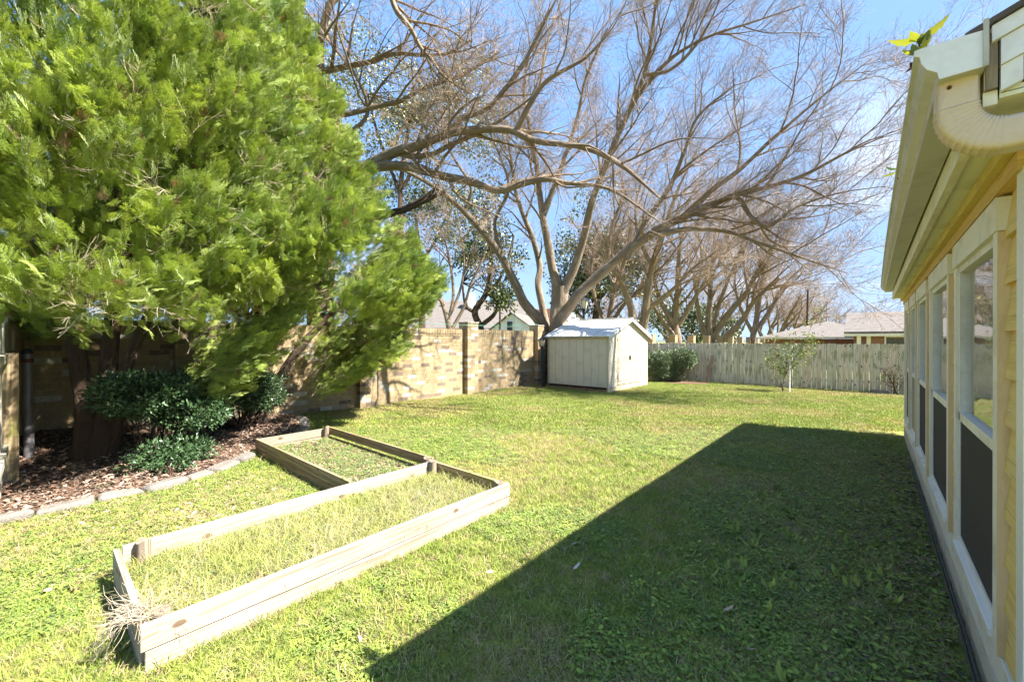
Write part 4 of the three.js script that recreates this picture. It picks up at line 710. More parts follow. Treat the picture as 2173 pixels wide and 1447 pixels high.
thujaTree({ seed: 41, x: -8.15, z: -0.42, dx: 0.0, dz: -0.02, rmax: 2.6, thr: 0.475, plumes: 1650, dry: 450, label: 'large bright green thuja tree with forked dark trunk at the left of the mulch bed',
  stems: [[[-8.15, 0.0, -0.40, 0.27], [-8.13, 0.35, -0.42, 0.17], [-8.16, 0.9, -0.40, 0.13], [-8.22, 1.6, -0.34, 0.12], [-8.25, 2.6, -0.25, 0.11], [-8.2, 4.5, -0.3, 0.08], [-8.15, 7.8, -0.5, 0.02]], [[-8.1, 0.0, -0.54, 0.2], [-8.08, 0.5, -0.58, 0.13], [-8.12, 1.0, -0.62, 0.12], [-8.2, 2.0, -0.68, 0.1], [-8.3, 3.6, -0.9, 0.08], [-8.3, 6, -1.1, 0.03]], [[-8.1, 0.1, -0.6, 0.12], [-8.06, 0.62, -0.7, 0.11], [-8.06, 1.3, -0.8, 0.09], [-8.1, 2.1, -1.05, 0.09], [-8.1, 3.6, -1.7, 0.07], [-8.0, 5.4, -2.0, 0.03]]],
  profile: [[0.85, 1.7], [1.6, 2.0], [2.2, 2.5], [4, 2.55], [6, 2.3], [8, 1.6], [10, 0.8], [11, 0.1]],
  floor: (x, y, z) => (x < -9.85 && y < 2.4) || (y < 2.1 && z > -0.95) || (y < 1.9 && z > -1.75) || (z > 0.25 && y < 2.4) });
thujaTree({ seed: 57, x: -9.1, z: -2.65, dx: 0.02, dz: -0.02, rmax: 3.4, thr: 0.44, plumes: 2050, dry: 450, label: 'broad bright green thuja tree leaning over the sunlit brick wall, right of the forked one',
  stems: [[[-9.1, -0.05, -2.65, 0.2], [-9.05, 0.6, -2.7, 0.15], [-9.0, 2, -2.8, 0.12], [-8.9, 4.5, -2.9, 0.08], [-8.9, 8.8, -2.8, 0.02]], [[-9.0, 0.1, -2.75, 0.13], [-8.7, 1.4, -3.3, 0.09], [-8.3, 2.4, -4.0, 0.06], [-8.0, 3.2, -4.6, 0.03]]],
  profile: [[0.75, 1.5], [1.5, 2.5], [2.6, 3.25], [3.4, 2.95], [4.4, 2.2], [5.4, 1.65], [7, 0.95], [8.8, 0.4], [10.3, 0.1]],
  floor: (x, y, z) => (x < -9.85 && y < 2.45) || (z > -2.6 && y < 1.95) || (z > -3.4 && y < 1.6) || (x > -7.2 && y < 2.2) || (y < 1.35 && z < -3.4 && Math.hypot(x + 8.6, z + 4.5) > 0.75) || (y < 2.0 && Math.hypot(x + 8.6, z + 4.3) > 1.5 && z < -3.4) });

// ---------- shrubs ----------
function shrub(name, label, x, z, blobs, n, tones, leafMat, geos, stems, seed, size = 1, group) {
  const r = rng(seed), gy = lawnY(x, z), t = thing(name, label, 'shrub', [x, gy, z], group), out = geos.map(() => []), mb = new MB();
  for (const [bx, by, bz, rx, ry, rz, share] of blobs) for (let k = 0; k < n * share; k++) {
    const d = rv(r).normalize(), f = Math.pow(r(), 0.3) * (0.82 + 0.36 * fbm(d.x * 3 + bx * 5 + 9, d.y * 3 + d.z * 2.3 + 7, 3, 1e6, 1e6, seed)), p = V(x + bx + d.x * rx * f, gy + by + d.y * ry * f, z + bz + d.z * rz * f); if (p.y < gy + 0.03) continue;
    if (tones === DARKG && fbm(p.x * 4.5 + 3, p.y * 5 + p.z * 3.7, 3, 1e6, 1e6, seed + 5) < 0.43) continue; const c = mix3(tones[0], tones[1], r()); out[k % geos.length].push({ m: mtxDir(p, d.clone().add(V(0, 0.5, 0)).add(rv(r, 0.6)).normalize(), r() * 6.28, size * (0.75 + r() * 0.55)), c: lin(...c) });
  }
  for (let k = 0; k < stems; k++) { const b = blobs[k % blobs.length], a = r() * 6.28, e = V(x + b[0] + Math.cos(a) * b[3] * 0.7, gy + b[1] + r() * b[4] * 0.5, z + b[2] + Math.sin(a) * b[5] * 0.7), s = V(x + (r() - 0.5) * 0.15, gy - 0.03, z + (r() - 0.5) * 0.15); mb.tube(curvePts([s, s.clone().lerp(e, 0.5).add(V(0, 0.05, 0)).add(rv(r, 0.06)), e], 7), [0.018, 0.016, 0.014, 0.012, 0.01, 0.008, 0.006, 0.004], 5); }
  if (stems) part(t, 'stems', mb.geo(), M.barkDark);
  out.forEach((l, i) => copies('foliage', geos[i], leafMat, l, t)); return t;
}
const DARKG = [[0.025, 0.06, 0.02], [0.06, 0.11, 0.04]], GREYG = [[0.10, 0.145, 0.065], [0.21, 0.255, 0.14]];
shrub('dark_shrub', 'dark green layered shrub under the forked thuja trunk', -7.45, -1.02, [[-0.1, 0.98, 0.05, 0.72, 0.3, 0.6, 0.5], [0.1, 0.72, -0.35, 0.55, 0.22, 0.5, 0.25], [0.35, 0.2, -0.1, 0.5, 0.17, 0.5, 0.2]], 2300, DARKG, M.leafShrub, LEAFS, 26, 801, 1, 'dark shrubs in the mulch bed');
shrub('dark_shrub', 'smaller dark green shrub at the right end of the mulch bed near the brick wall', -8.75, -2.35, [[0.1, 0.75, -0.15, 0.72, 0.38, 0.6, 0.8], [-0.5, 0.55, 0.5, 0.5, 0.3, 0.5, 0.4]], 1700, DARKG, M.leafShrub, LEAFS, 18, 802, 1.05, 'dark shrubs in the mulch bed');
shrub('round_shrub', 'rounded grey green shrub touching the shed corner', -6.75, -17.2, [[0, 0.68, 0, 0.62, 0.62, 0.55, 1]], 1600, GREYG, M.leafShrub, LEAFS, 8, 803, 1.25, 'round shrubs at the rear fence');
shrub('round_shrub', 'flat topped grey green shrub standing to the right of the rounded one', -6.1, -17.62, [[0.05, 0.95, 0, 0.62, 0.42, 0.5, 0.8], [-0.2, 0.4, 0.1, 0.4, 0.32, 0.4, 0.3]], 1500, GREYG, M.leafShrub, LEAFS, 10, 804, 1.25, 'round shrubs at the rear fence');
{ // patch of bare mulch under the round shrubs
  const s = new THREE.Shape(); s.absellipse(0, 0, 1.15, 0.75, 0, 6.28); const g = new THREE.ShapeGeometry(s, 24); g.rotateX(-Math.PI / 2); g.translate(-6.05, 0.035, -17.4); g.setAttribute('uv', new THREE.BufferAttribute(new Float32Array(g.attributes.position.array.filter((_, i) => i % 3 !== 1).map((a) => a / 1.5)), 2)); struct('shrub_mulch', g, M.soil, 'bare brown soil below the round shrubs');
}
{ // young citrus with a pale stake
  const x = -2.2, z = -16.6, gy = lawnY(x, z), t = thing('young_citrus_tree', 'young slender citrus tree with sparse yellow green leaves in front of the rear fence', 'tree', [x, gy, z]), r = rng(811), out = [];
  const limbs = [[[x - 0.1, gy - 0.05, z, 0.022], [x - 0.05, 0.5, z, 0.018], [x + 0.12, 0.95, z, 0.014], [x + 0.5, 1.6, z, 0.006]], [[x - 0.12, gy - 0.05, z, 0.018], [x - 0.16, 0.6, z, 0.013], [x - 0.28, 1.2, z + 0.1, 0.009], [x - 0.35, 1.7, z, 0.004]], [[x - 0.05, 0.5, z, 0.012], [x, 1.1, z - 0.05, 0.009], [x + 0.1, 1.75, z, 0.004]], [[x + 0.12, 0.95, z, 0.009], [x + 0.45, 1.25, z + 0.1, 0.007], [x + 0.8, 1.8, z, 0.003]], [[x + 0.12, 0.95, z, 0.009], [x + 0.5, 1.7, z, 0.007], [x + 0.72, 2.4, z, 0.004], [x + 0.78, 3.0, z, 0.003]], [[x - 0.16, 0.6, z, 0.008], [x - 0.45, 0.9, z, 0.006], [x - 0.55, 1.2, z, 0.003]]];
  const mb = new MB(); for (const l of limbs) { const [P, Q] = resample(l, 4); mb.tube(P, Q, 6); P.forEach((p, i) => { if (i > P.length * 0.3) for (let k = 0; k < (p.y > 2 ? 2 : 5); k++) out.push({ m: mtxDir(p.clone().add(rv(r, 0.17)), rv(r).normalize(), r() * 6, 0.8 + r() * 0.6), c: lin(...mix3([0.07, 0.12, 0.02], [0.26, 0.30, 0.05], r())) }); }); }
  part(t, 'trunk', mb.geo(), M.bark); copies('crown', LEMON, M.leafSoft, out, t);
  const sb = new MB(); sb.tube([V(x + 0.1, gy - 0.05, z + 0.12), V(x + 0.1, 1.0, z + 0.1)], [0.02, 0.02], 8, true); solo('garden_stake', sb.geo(), M.whitePaint, 'pale wooden stake beside the young citrus tree', 'stake', [x + 0.1, gy, z + 0.12]);
  const x2 = 0.55, z2 = -17.98, g2 = lawnY(x2, z2), rb = thing('rose_bush', 'small leggy reddish rose bush against the rear fence beside the house corner', 'shrub', [x2, g2, z2]), ro = [], rm = new MB();
  for (let k = 0; k < 7; k++) { const a = V(x2 + (r() - 0.5) * 0.2, g2, z2), b = V(x2 + (r() - 0.6) * 0.9, 0.5 + r() * 0.75, z2 + (r() - 0.5) * 0.2), P = curvePts([a, a.clone().lerp(b, 0.5).add(V(0.05, 0.1, 0)), b], 8); rm.tube(P, P.map((_, i) => 0.008 - i * 0.0007), 5); P.forEach((p, i) => i > 1 && ro.push({ m: mtxDir(p, rv(r).normalize(), r() * 6, 0.9 + r() * 0.5), c: lin(...mix3([0.08, 0.10, 0.03], [0.16, 0.06, 0.035], r())) })); }
  part(rb, 'stems', rm.geo(), M.rust); copies('foliage', ROSE, M.leafSoft, ro, rb);
}

// ---------- weeds growing in the gutter ----------
function lobedLeaf(L, W, n = 6, bend = 0.3) { // toothed blade, +Y outward in the xy plane
  const mb = new MB(), c = [], l = [], rr = []; for (let i = 0; i <= n; i++) { const t = i / n, w = W * Math.sin(Math.PI * Math.pow(t, 0.8) * 0.96 + 0.06) * (i % 2 ? 1 : 0.78), z = -bend * L * t * t; c.push(mb.v(0, t * L, z, 0.5, t)); l.push(mb.v(-w, t * L + w * 0.25, z + w * 0.18, 0, t)); rr.push(mb.v(w, t * L + w * 0.25, z + w * 0.18, 1, t)); }
  for (let i = 0; i < n; i++) { mb.quad(l[i], c[i], c[i + 1], l[i + 1]); mb.quad(c[i], rr[i], rr[i + 1], c[i + 1]); } return mb.geo();
}
function gutterWeed(label, x, y, z, h, leaves, seed) {
  const r = rng(seed), t = thing('gutter_weed', label, 'plant', [x, y, z], 'weeds growing in the gutter'), mb = new MB(); mb.tube(curvePts([V(x, y - 0.03, z), V(x + 0.006, y + h * 0.5, z), V(x - 0.004, y + h, z)], 6), [0.005, 0.005, 0.0045, 0.004, 0.003, 0.003, 0.002], 6); part(t, 'stem', mb.geo(), M.rust);
  const mg = mat({ color: lin(0.34, 0.36, 0.025), roughness: 0.6, side: THREE.DoubleSide }), gm = new THREE.MeshPhysicalMaterial({ color: lin(0.36, 0.38, 0.03), transmission: 0.4, thickness: 0, roughness: 0.8, side: THREE.DoubleSide }), dm = new THREE.MeshPhysicalMaterial({ color: lin(0.10, 0.16, 0.04), transmission: 0.25, thickness: 0, roughness: 0.8, side: THREE.DoubleSide });
  for (const [hy, L, az, el, dark] of leaves) { const g = lobedLeaf(L, L * 0.33, 8, 0.3); g.rotateX(el); g.rotateY(az); g.translate(x, y + hy, z); part(t, 'leaf', g, dark === 2 ? M.rust : dark ? dm : gm); }
}
gutterWeed('tall yellow green toothed weed sprouting from the near end of the gutter', 0.125, 2.735, -2.1, 0.1, [[0.11, 0.08, 1.25, 1.45], [0.11, 0.085, -1.6, 1.5], [0.10, 0.06, 2.2, 1.3], [0.10, 0.055, -0.5, 1.5], [0.085, 0.045, 0.6, 1.3, 1], [0.07, 0.05, -2.4, 1.4], [0.09, 0.04, 0.1, 1.6, 1], [0.06, 0.05, -1.3, 1.45], [0.065, 0.06, 1.0, 0.8], [0.05, 0.055, -0.4, 1.5, 1], [0.04, 0.05, 1.7, 0.7], [0.04, 0.05, -1.8, 2.6, 2], [0.03, 0.05, 1.9, 2.3, 2], [0.015, 0.045, -0.6, 1.9, 2], [0.01, 0.05, 0.5, 1.9, 2], [0.075, 0.05, 2.8, 1.2, 1]], 821);
gutterWeed('small weed with two leaves hanging over the middle of the gutter', 0.112, 2.75, -3.4, 0.03, [[0.02, 0.075, -1.6, 2.0], [0.03, 0.06, -1.2, 1.5, 1]], 822);

// ---------- bare trees ----------
function bareTree(o) {
  const r = rng(o.seed), base = o.base ?? [o.limbs[0][0][0], -0.25, o.limbs[0][0][2]], t = thing(o.name ?? 'bare_tree', o.label, 'tree', base, o.group), fine = new MB(), tw = [[], [], []];
  const bias = V(...(o.bias ?? [0.12, 0.22, 0.1])), far = o.far ?? 1, D = o.density ?? 1;
  const addTwigs = (P, spacing, s) => { for (let i = 1; i < P.length; i++) { const L = P[i].distanceTo(P[i - 1]), n = L / spacing + r(); for (let k = 1; k < n; k++) { const d = P[i].clone().sub(P[i - 1]).normalize().multiplyScalar(0.7).add(rv(r, 0.75)).add(bias).normalize(); tw[Math.floor(r() * 3)].push({ m: mtxDir(P[i - 1].clone().lerp(P[i], r()), d, r() * 6.28, s * (0.6 + r() * 0.7)) }); } } };
  const grow = (P, Q, level) => {
    const L = P.reduce((a, p, i) => i ? a + p.distanceTo(P[i - 1]) : 0, 0), sp = [0.68, 0.46][level - 0] / D, n = Math.round(L / (sp * (level ? 1 : 1)));
    for (let k = 0; k < n; k++) {
      const t0 = (level ? 0.12 : o.from ?? 0.22) + (level ? 0.88 : 1 - (o.from ?? 0.22)) * (k + r()) / n, f = t0 * (P.length - 1), i = Math.min(P.length - 2, Math.floor(f)), p = P[i].clone().lerp(P[i + 1], f - i), rad = lerp(Q[i], Q[i + 1], f - i);
      const tg = P[i + 1].clone().sub(P[i]).normalize(), pr = rv(r).cross(tg).normalize(); let d = tg.multiplyScalar(0.75).addScaledVector(pr, 0.75).addScaledVector(bias, level ? 0.6 : 0.9).normalize();
      const len = (level ? 0.75 + r() * 0.8 : (1.3 + r() * 1.9) * (1.15 - 0.5 * t0)) * far * (o.reach ?? 1), m = level ? 5 : 8, B = [p]; let q = p.clone(); for (let j = 0; j < m; j++) { d.add(rv(r, 0.2)).addScaledVector(bias, 0.14); if (level === 0 && j > m * 0.6) d.y -= 0.05; d.normalize(); q = q.clone().addScaledVector(d, len / m); B.push(q); }
      const r0 = Math.min(rad * 0.62, level ? 0.016 * far : 0.05 * far), W = B.map((_, j) => lerp(r0, level ? 0.0035 * far : 0.007 * far, j / m)); fine.tube(B, W, level ? 4 : 5); if (level === 0) grow(B, W, 1); addTwigs(B, (level ? 0.31 : 0.45) * far / D, far);
    }
  };
  const slim = o.slim ?? 1;
  o.limbs.forEach((g0, i) => { const g = g0.map((q) => [q[0], q[1], q[2], q[3] * (i ? slim : 1)]); const mb = new MB(), [P, Q] = resample(g, 5); mb.tube(P, Q, i ? 9 : 12, !!g.cut, 0.35, i * 3.1 + o.seed); part(t, i ? 'limb' : 'trunk', mb.geo(), o.bark ?? M.bark); if (i >= (o.skip ?? 1)) { grow(P, Q, 0); addTwigs(P.slice(Math.floor(P.length * 0.45)), 0.3 * far, far); } });
  for (const g of o.stubs ?? []) { const mb = new MB(), [P, Q] = resample(g, 4); mb.tube(P, Q, 8, true); part(t, 'cut_stub', mb.geo(), M.barkCut, 'dark sawn-off dead stub'); }
  part(t, 'branches', fine.geo(), o.warm ?? M.barkWarm).userData.kind = 'stuff';
  tw.forEach((l, i) => l.length && copies('twigs', TWIGS[i], o.twig ?? M.twig, l, t));
  return t;
}
bareTree({ seed: 901, label: 'largest bare tree, its thick pale trunk rising directly behind the shed and splitting low', skip: 1, bias: [0.16, 0.25, 0.02], density: 1.05, from: 0.3, slim: 0.86, limbs: [
  [[-9.501, 0.046, -13.745, 0.52], [-9.458, 1.411, -13.649, 0.45], [-9.472, 2.352, -13.637, 0.38], [-9.358, 3.283, -13.604, 0.33], [-9.315, 3.906, -13.509, 0.3]],
  [[-9.329, 3.646, -13.496, 0.24], [-9.508, 4.742, -13.207, 0.19], [-9.528, 5.8, -12.923, 0.17], [-9.605, 6.772, -12.723, 0.15], [-9.557, 8.189, -12.366, 0.12], [-9.531, 9.287, -11.99, 0.1], [-9.55, 10.678, -11.575, 0.07], [-9.133, 11.938, -11.409, 0.05], [-8.454, 13.197, -11.604, 0.03]],
  [[-9.537, 6.591, -12.783, 0.13], [-9.188, 7.425, -12.823, 0.11], [-8.586, 8.589, -12.818, 0.09], [-8.096, 9.823, -12.848, 0.07], [-7.629, 11.106, -12.725, 0.05], [-6.872, 12.469, -12.856, 0.03]],
  [[-9.259, 3.553, -13.557, 0.23], [-8.677, 4.706, -13.668, 0.19], [-8.219, 5.699, -13.538, 0.16], [-7.697, 6.744, -13.197, 0.14], [-7.117, 7.735, -13.04, 0.12], [-6.535, 8.646, -12.885, 0.11], [-5.94, 9.612, -12.874, 0.1], [-5.482, 10.359, -12.743, 0.08], [-5.151, 11.412, -12.501, 0.06], [-4.831, 12.807, -12.25, 0.04]],
  [[-5.94, 9.612, -12.874, 0.09], [-5.352, 10.197, -12.99, 0.08], [-4.73, 10.674, -13.136, 0.065], [-3.827, 10.974, -13.394, 0.05], [-2.764, 11.098, -13.794, 0.035], [-1.458, 11.33, -14.405, 0.015]],
  [[-5.539, 10.209, -12.694, 0.07], [-4.804, 10.164, -12.938, 0.06], [-4.152, 10.615, -13.11, 0.05], [-3.631, 11.315, -13.168, 0.035], [-3.233, 12.176, -13.117, 0.02]],
  [[-9.344, 2.573, -13.616, 0.26], [-8.541, 3.527, -13.655, 0.22], [-7.844, 4.134, -13.866, 0.21], [-6.965, 4.852, -14.104, 0.2], [-5.897, 5.454, -14.107, 0.18], [-4.902, 5.794, -14.048, 0.155], [-3.893, 5.989, -13.868, 0.13], [-3.075, 6.133, -13.787, 0.1], [-2.358, 6.183, -13.883, 0.08], [-1.47, 6.34, -13.995, 0.055], [-0.557, 6.729, -14.13, 0.035], [0.191, 6.971, -14.253, 0.015]],
  [[-5.632, 5.402, -14.074, 0.12], [-4.564, 5.383, -13.945, 0.1], [-3.476, 5.163, -14.101, 0.085], [-2.703, 4.719, -14.113, 0.065], [-1.895, 4.309, -14.288, 0.045], [-1.135, 3.893, -14.422, 0.03], [-0.528, 3.596, -14.687, 0.012]],
  [[-4.656, 5.813, -13.998, 0.11], [-3.837, 6.449, -13.917, 0.09], [-3.046, 6.91, -13.945, 0.08], [-2.204, 7.593, -14.018, 0.06], [-1.322, 8.267, -14.125, 0.04], [-0.615, 8.799, -14.345, 0.025], [-0.038, 9.238, -14.584, 0.01]],
  [[-3.697, 6.045, -13.907, 0.09], [-3.1, 6.054, -13.898, 0.08], [-2.689, 5.365, -13.726, 0.07], [-2.268, 5.006, -13.696, 0.055], [-1.618, 5.448, -13.866, 0.04], [-0.698, 5.663, -14.006, 0.025], [0.236, 5.702, -14.293, 0.01]],
  [[-6.789, 4.677, -14.124, 0.13], [-6.063, 5.945, -14.095, 0.11], [-5.214, 6.89, -14.041, 0.09], [-4.715, 7.829, -13.947, 0.07], [-4.236, 8.854, -13.834, 0.05], [-3.229, 9.661, -14.184, 0.03]] ] });
bareTree({ seed: 902, label: 'bare tree with one grey trunk leaning left over the brick wall pier beside the shed', bias: [-0.05, 0.2, 0.1], density: 0.7, slim: 0.85, from: 0.35, limbs: [
  [[-10.183, -0.025, -14.077, 0.3], [-10.243, 1.397, -13.893, 0.27], [-10.269, 2.37, -13.604, 0.23], [-10.633, 3.311, -12.887, 0.19], [-10.92, 4.555, -12.237, 0.17], [-11.037, 5.112, -11.869, 0.15], [-11.28, 5.93, -11.125, 0.13], [-11.602, 6.702, -10.311, 0.11], [-11.764, 7.086, -9.638, 0.09], [-12.159, 7.516, -8.893, 0.07], [-12.653, 7.858, -8.063, 0.04]],
  [[-11.021, 4.984, -12.015, 0.1], [-11.038, 6.347, -11.602, 0.08], [-10.427, 7.514, -11.738, 0.07], [-10.492, 8.633, -11.282, 0.05], [-10.747, 9.757, -10.793, 0.03]],
  [[-10.11, 1.789, -13.876, 0.2], [-10.269, 3.146, -13.604, 0.17], [-10.325, 4.101, -13.422, 0.16], [-10.267, 4.679, -13.473, 0.15], [-10.375, 5.882, -13.113, 0.12], [-10.498, 6.836, -12.606, 0.1], [-10.551, 7.513, -12.294, 0.08], [-10.492, 8.676, -11.947, 0.06], [-10.494, 9.968, -11.546, 0.03]],
  [[-11.558, 6.593, -10.483, 0.09], [-11.138, 7.331, -10.451, 0.07], [-11.507, 8.455, -9.863, 0.05], [-11.655, 9.494, -9.335, 0.03]] ] });
bareTree({ seed: 903, label: 'bare tree whose long horizontal limbs reach out from behind the thuja trees', bias: [0.1, 0.18, -0.06], density: 0.74, from: 0.12, slim: 0.72, base: [-11.4, -0.1, -5.0], limbs: [
  [[-11.4, -0.2, -5.0, 0.42], [-11.3, 1.5, -5.0, 0.36], [-11.2, 3.4, -5.0, 0.33], [-11.0, 5.0, -5.0, 0.28]],
  [[-10.746, 5.752, -5.08, 0.28], [-10.4, 6.063, -5.383, 0.26], [-9.98, 6.303, -5.684, 0.23], [-9.383, 6.581, -6.007, 0.19], [-8.775, 6.659, -6.273, 0.165], [-7.912, 6.844, -6.63, 0.145], [-6.915, 6.807, -7.104, 0.125], [-6.492, 6.734, -7.342, 0.11], [-5.947, 6.391, -7.552, 0.1], [-4.91, 6.051, -7.928, 0.08], [-4.201, 5.619, -8.283, 0.065], [-3.428, 4.78, -8.694, 0.03]],
  [[-10.092, 6.229, -5.586, 0.19], [-9.402, 6.264, -5.991, 0.17], [-8.859, 6.174, -6.333, 0.16], [-8.37, 5.964, -6.628, 0.15], [-7.474, 5.658, -7.013, 0.13], [-6.881, 5.412, -7.4, 0.11], [-6.32, 5.498, -7.625, 0.1], [-5.836, 5.572, -7.916, 0.085], [-5.443, 5.444, -8.126, 0.07], [-4.598, 5.238, -8.601, 0.05], [-3.623, 4.422, -9.188, 0.02]],
  [[-9.584, 6.371, -5.898, 0.12], [-9.31, 6.581, -6.071, 0.11], [-8.904, 6.452, -6.293, 0.1], [-8.46, 6.467, -6.549, 0.095], [-7.945, 6.612, -6.734, 0.085], [-7.314, 6.783, -7.02, 0.07], [-6.66, 7.078, -7.327, 0.05], [-5.799, 7.573, -7.682, 0.03]],
  [[-8.122, 6.8, -6.579, 0.1], [-7.531, 7.163, -6.831, 0.09], [-7.07, 7.337, -7.101, 0.085], [-6.728, 7.643, -7.268, 0.075], [-6.112, 8.208, -7.408, 0.06], [-5.678, 8.846, -7.522, 0.045], [-5.163, 9.744, -7.707, 0.03]],
  [[-6.35, 6.664, -7.399, 0.085], [-5.918, 7.242, -7.445, 0.075], [-5.598, 7.645, -7.593, 0.065], [-5.044, 7.855, -7.811, 0.05], [-4.794, 7.945, -7.897, 0.045], [-4.231, 8.468, -8.124, 0.03], [-3.881, 9.195, -8.297, 0.015]],
  [[-11.0, 5.0, -5.0, 0.22], ...[[-11.042, 8.543, -4.423, 0.14], [-10.442, 8.598, -4.815, 0.115], [-9.897, 8.664, -5.159, 0.1], [-9.404, 8.703, -5.458, 0.085], [-8.875, 8.821, -5.788, 0.075], [-8.143, 8.637, -6.162, 0.06], [-7.56, 8.566, -6.407, 0.045], [-7.108, 8.795, -6.669, 0.03]]],
  [[-11.0, 5.0, -5.0, 0.2], ...[[-10.1, 10.031, -4.715, 0.12], [-8.826, 10.239, -5.432, 0.1], [-8.51, 9.539, -5.575, 0.085], [-8.173, 9.05, -5.737, 0.075], [-7.982, 8.574, -5.905, 0.065], [-7.84, 8.386, -6.028, 0.055], [-7.488, 7.847, -6.204, 0.04], [-6.961, 7.405, -6.532, 0.02]]],
  [[-10.86, 7.394, -4.582, 0.12], [-9.992, 7.521, -5.209, 0.09], [-9.406, 7.632, -5.589, 0.08], [-8.873, 7.705, -5.922, 0.075], [-8.437, 7.914, -6.171, 0.07], [-7.757, 8.044, -6.5, 0.06], [-7.255, 8.23, -6.807, 0.045], [-6.609, 8.519, -7.106, 0.03]],
  [[-11.065, 6.577, -4.668, 0.11], [-10.223, 6.971, -5.139, 0.085], [-9.676, 7.521, -5.485, 0.07], [-9.669, 8.233, -5.226, 0.055], [-10.001, 9.028, -4.669, 0.045], [-10.313, 9.787, -4.131, 0.03]] ],
  stubs: [[[-10.232, 5.036, -5.663, 0.09], [-9.476, 5.224, -6.324, 0.075], [-8.923, 5.503, -6.676, 0.065], [-8.623, 5.839, -6.938, 0.05]], [[-10.043, 4.973, -5.829, 0.08], [-9.476, 5.162, -6.324, 0.07], [-8.876, 5.441, -6.717, 0.06], [-8.492, 5.702, -7.052, 0.055]]] });
bareTree({ seed: 904, label: 'slim bare tree with several thin forked trunks just right of the thuja, behind the wall', density: 0.55, far: 1.3, group: 'bare trees behind the brick wall', skip: 0, from: 0.4, bias: [0, 0.3, 0], limbs: [
  [[-16.971, 0.044, -14.383, 0.16], [-16.971, 1.8, -14.383, 0.15], [-17.065, 2.804, -14.3, 0.14], [-17.443, 4.309, -13.97, 0.1], [-17.726, 5.312, -13.722, 0.08], [-17.915, 6.566, -13.557, 0.05]], [[-17.065, 2.553, -14.3, 0.1], [-16.839, 4.309, -14.499, 0.08], [-16.971, 5.814, -14.383, 0.07], [-17.004, 7.268, -14.089, 0.05], [-16.493, 8.663, -14.137, 0.03]], [[-16.914, 2.302, -14.433, 0.1], [-16.404, 3.556, -14.879, 0.08], [-15.975, 4.783, -14.989, 0.065], [-15.458, 5.74, -15.176, 0.05], [-14.947, 7.167, -15.357, 0.02]], [[-17.065, 2.804, -14.3, 0.08], [-16.593, 4.309, -14.713, 0.07], [-16.404, 5.814, -14.879, 0.05], [-16.442, 7.517, -14.58, 0.03]]] });
bareTree({ seed: 905, label: 'dark bare tree forking low, showing between the shed roof and the street lantern', density: 0.7, far: 1.5, group: 'bare trees behind the brick wall', skip: 0, from: 0.35, bias: [0.08, 0.3, 0.05], bark: M.barkWarm, limbs: [
  [[-12.538, -0.266, -23.578, 0.22], [-12.583, 1.809, -23.539, 0.2], [-12.471, 3.588, -23.636, 0.17], [-11.903, 5.297, -23.469, 0.13], [-11.241, 6.938, -23.384, 0.1], [-10.806, 8.79, -23.101, 0.06]], [[-12.538, 2.402, -23.578, 0.15], [-13.14, 4.181, -23.051, 0.12], [-13.364, 5.96, -22.855, 0.1], [-13.207, 7.739, -22.992, 0.06]], [[-12.493, 2.699, -23.617, 0.14], [-11.51, 4.144, -23.946, 0.11], [-10.49, 4.943, -24.041, 0.09], [-9.583, 6.014, -24.303, 0.05]]] });
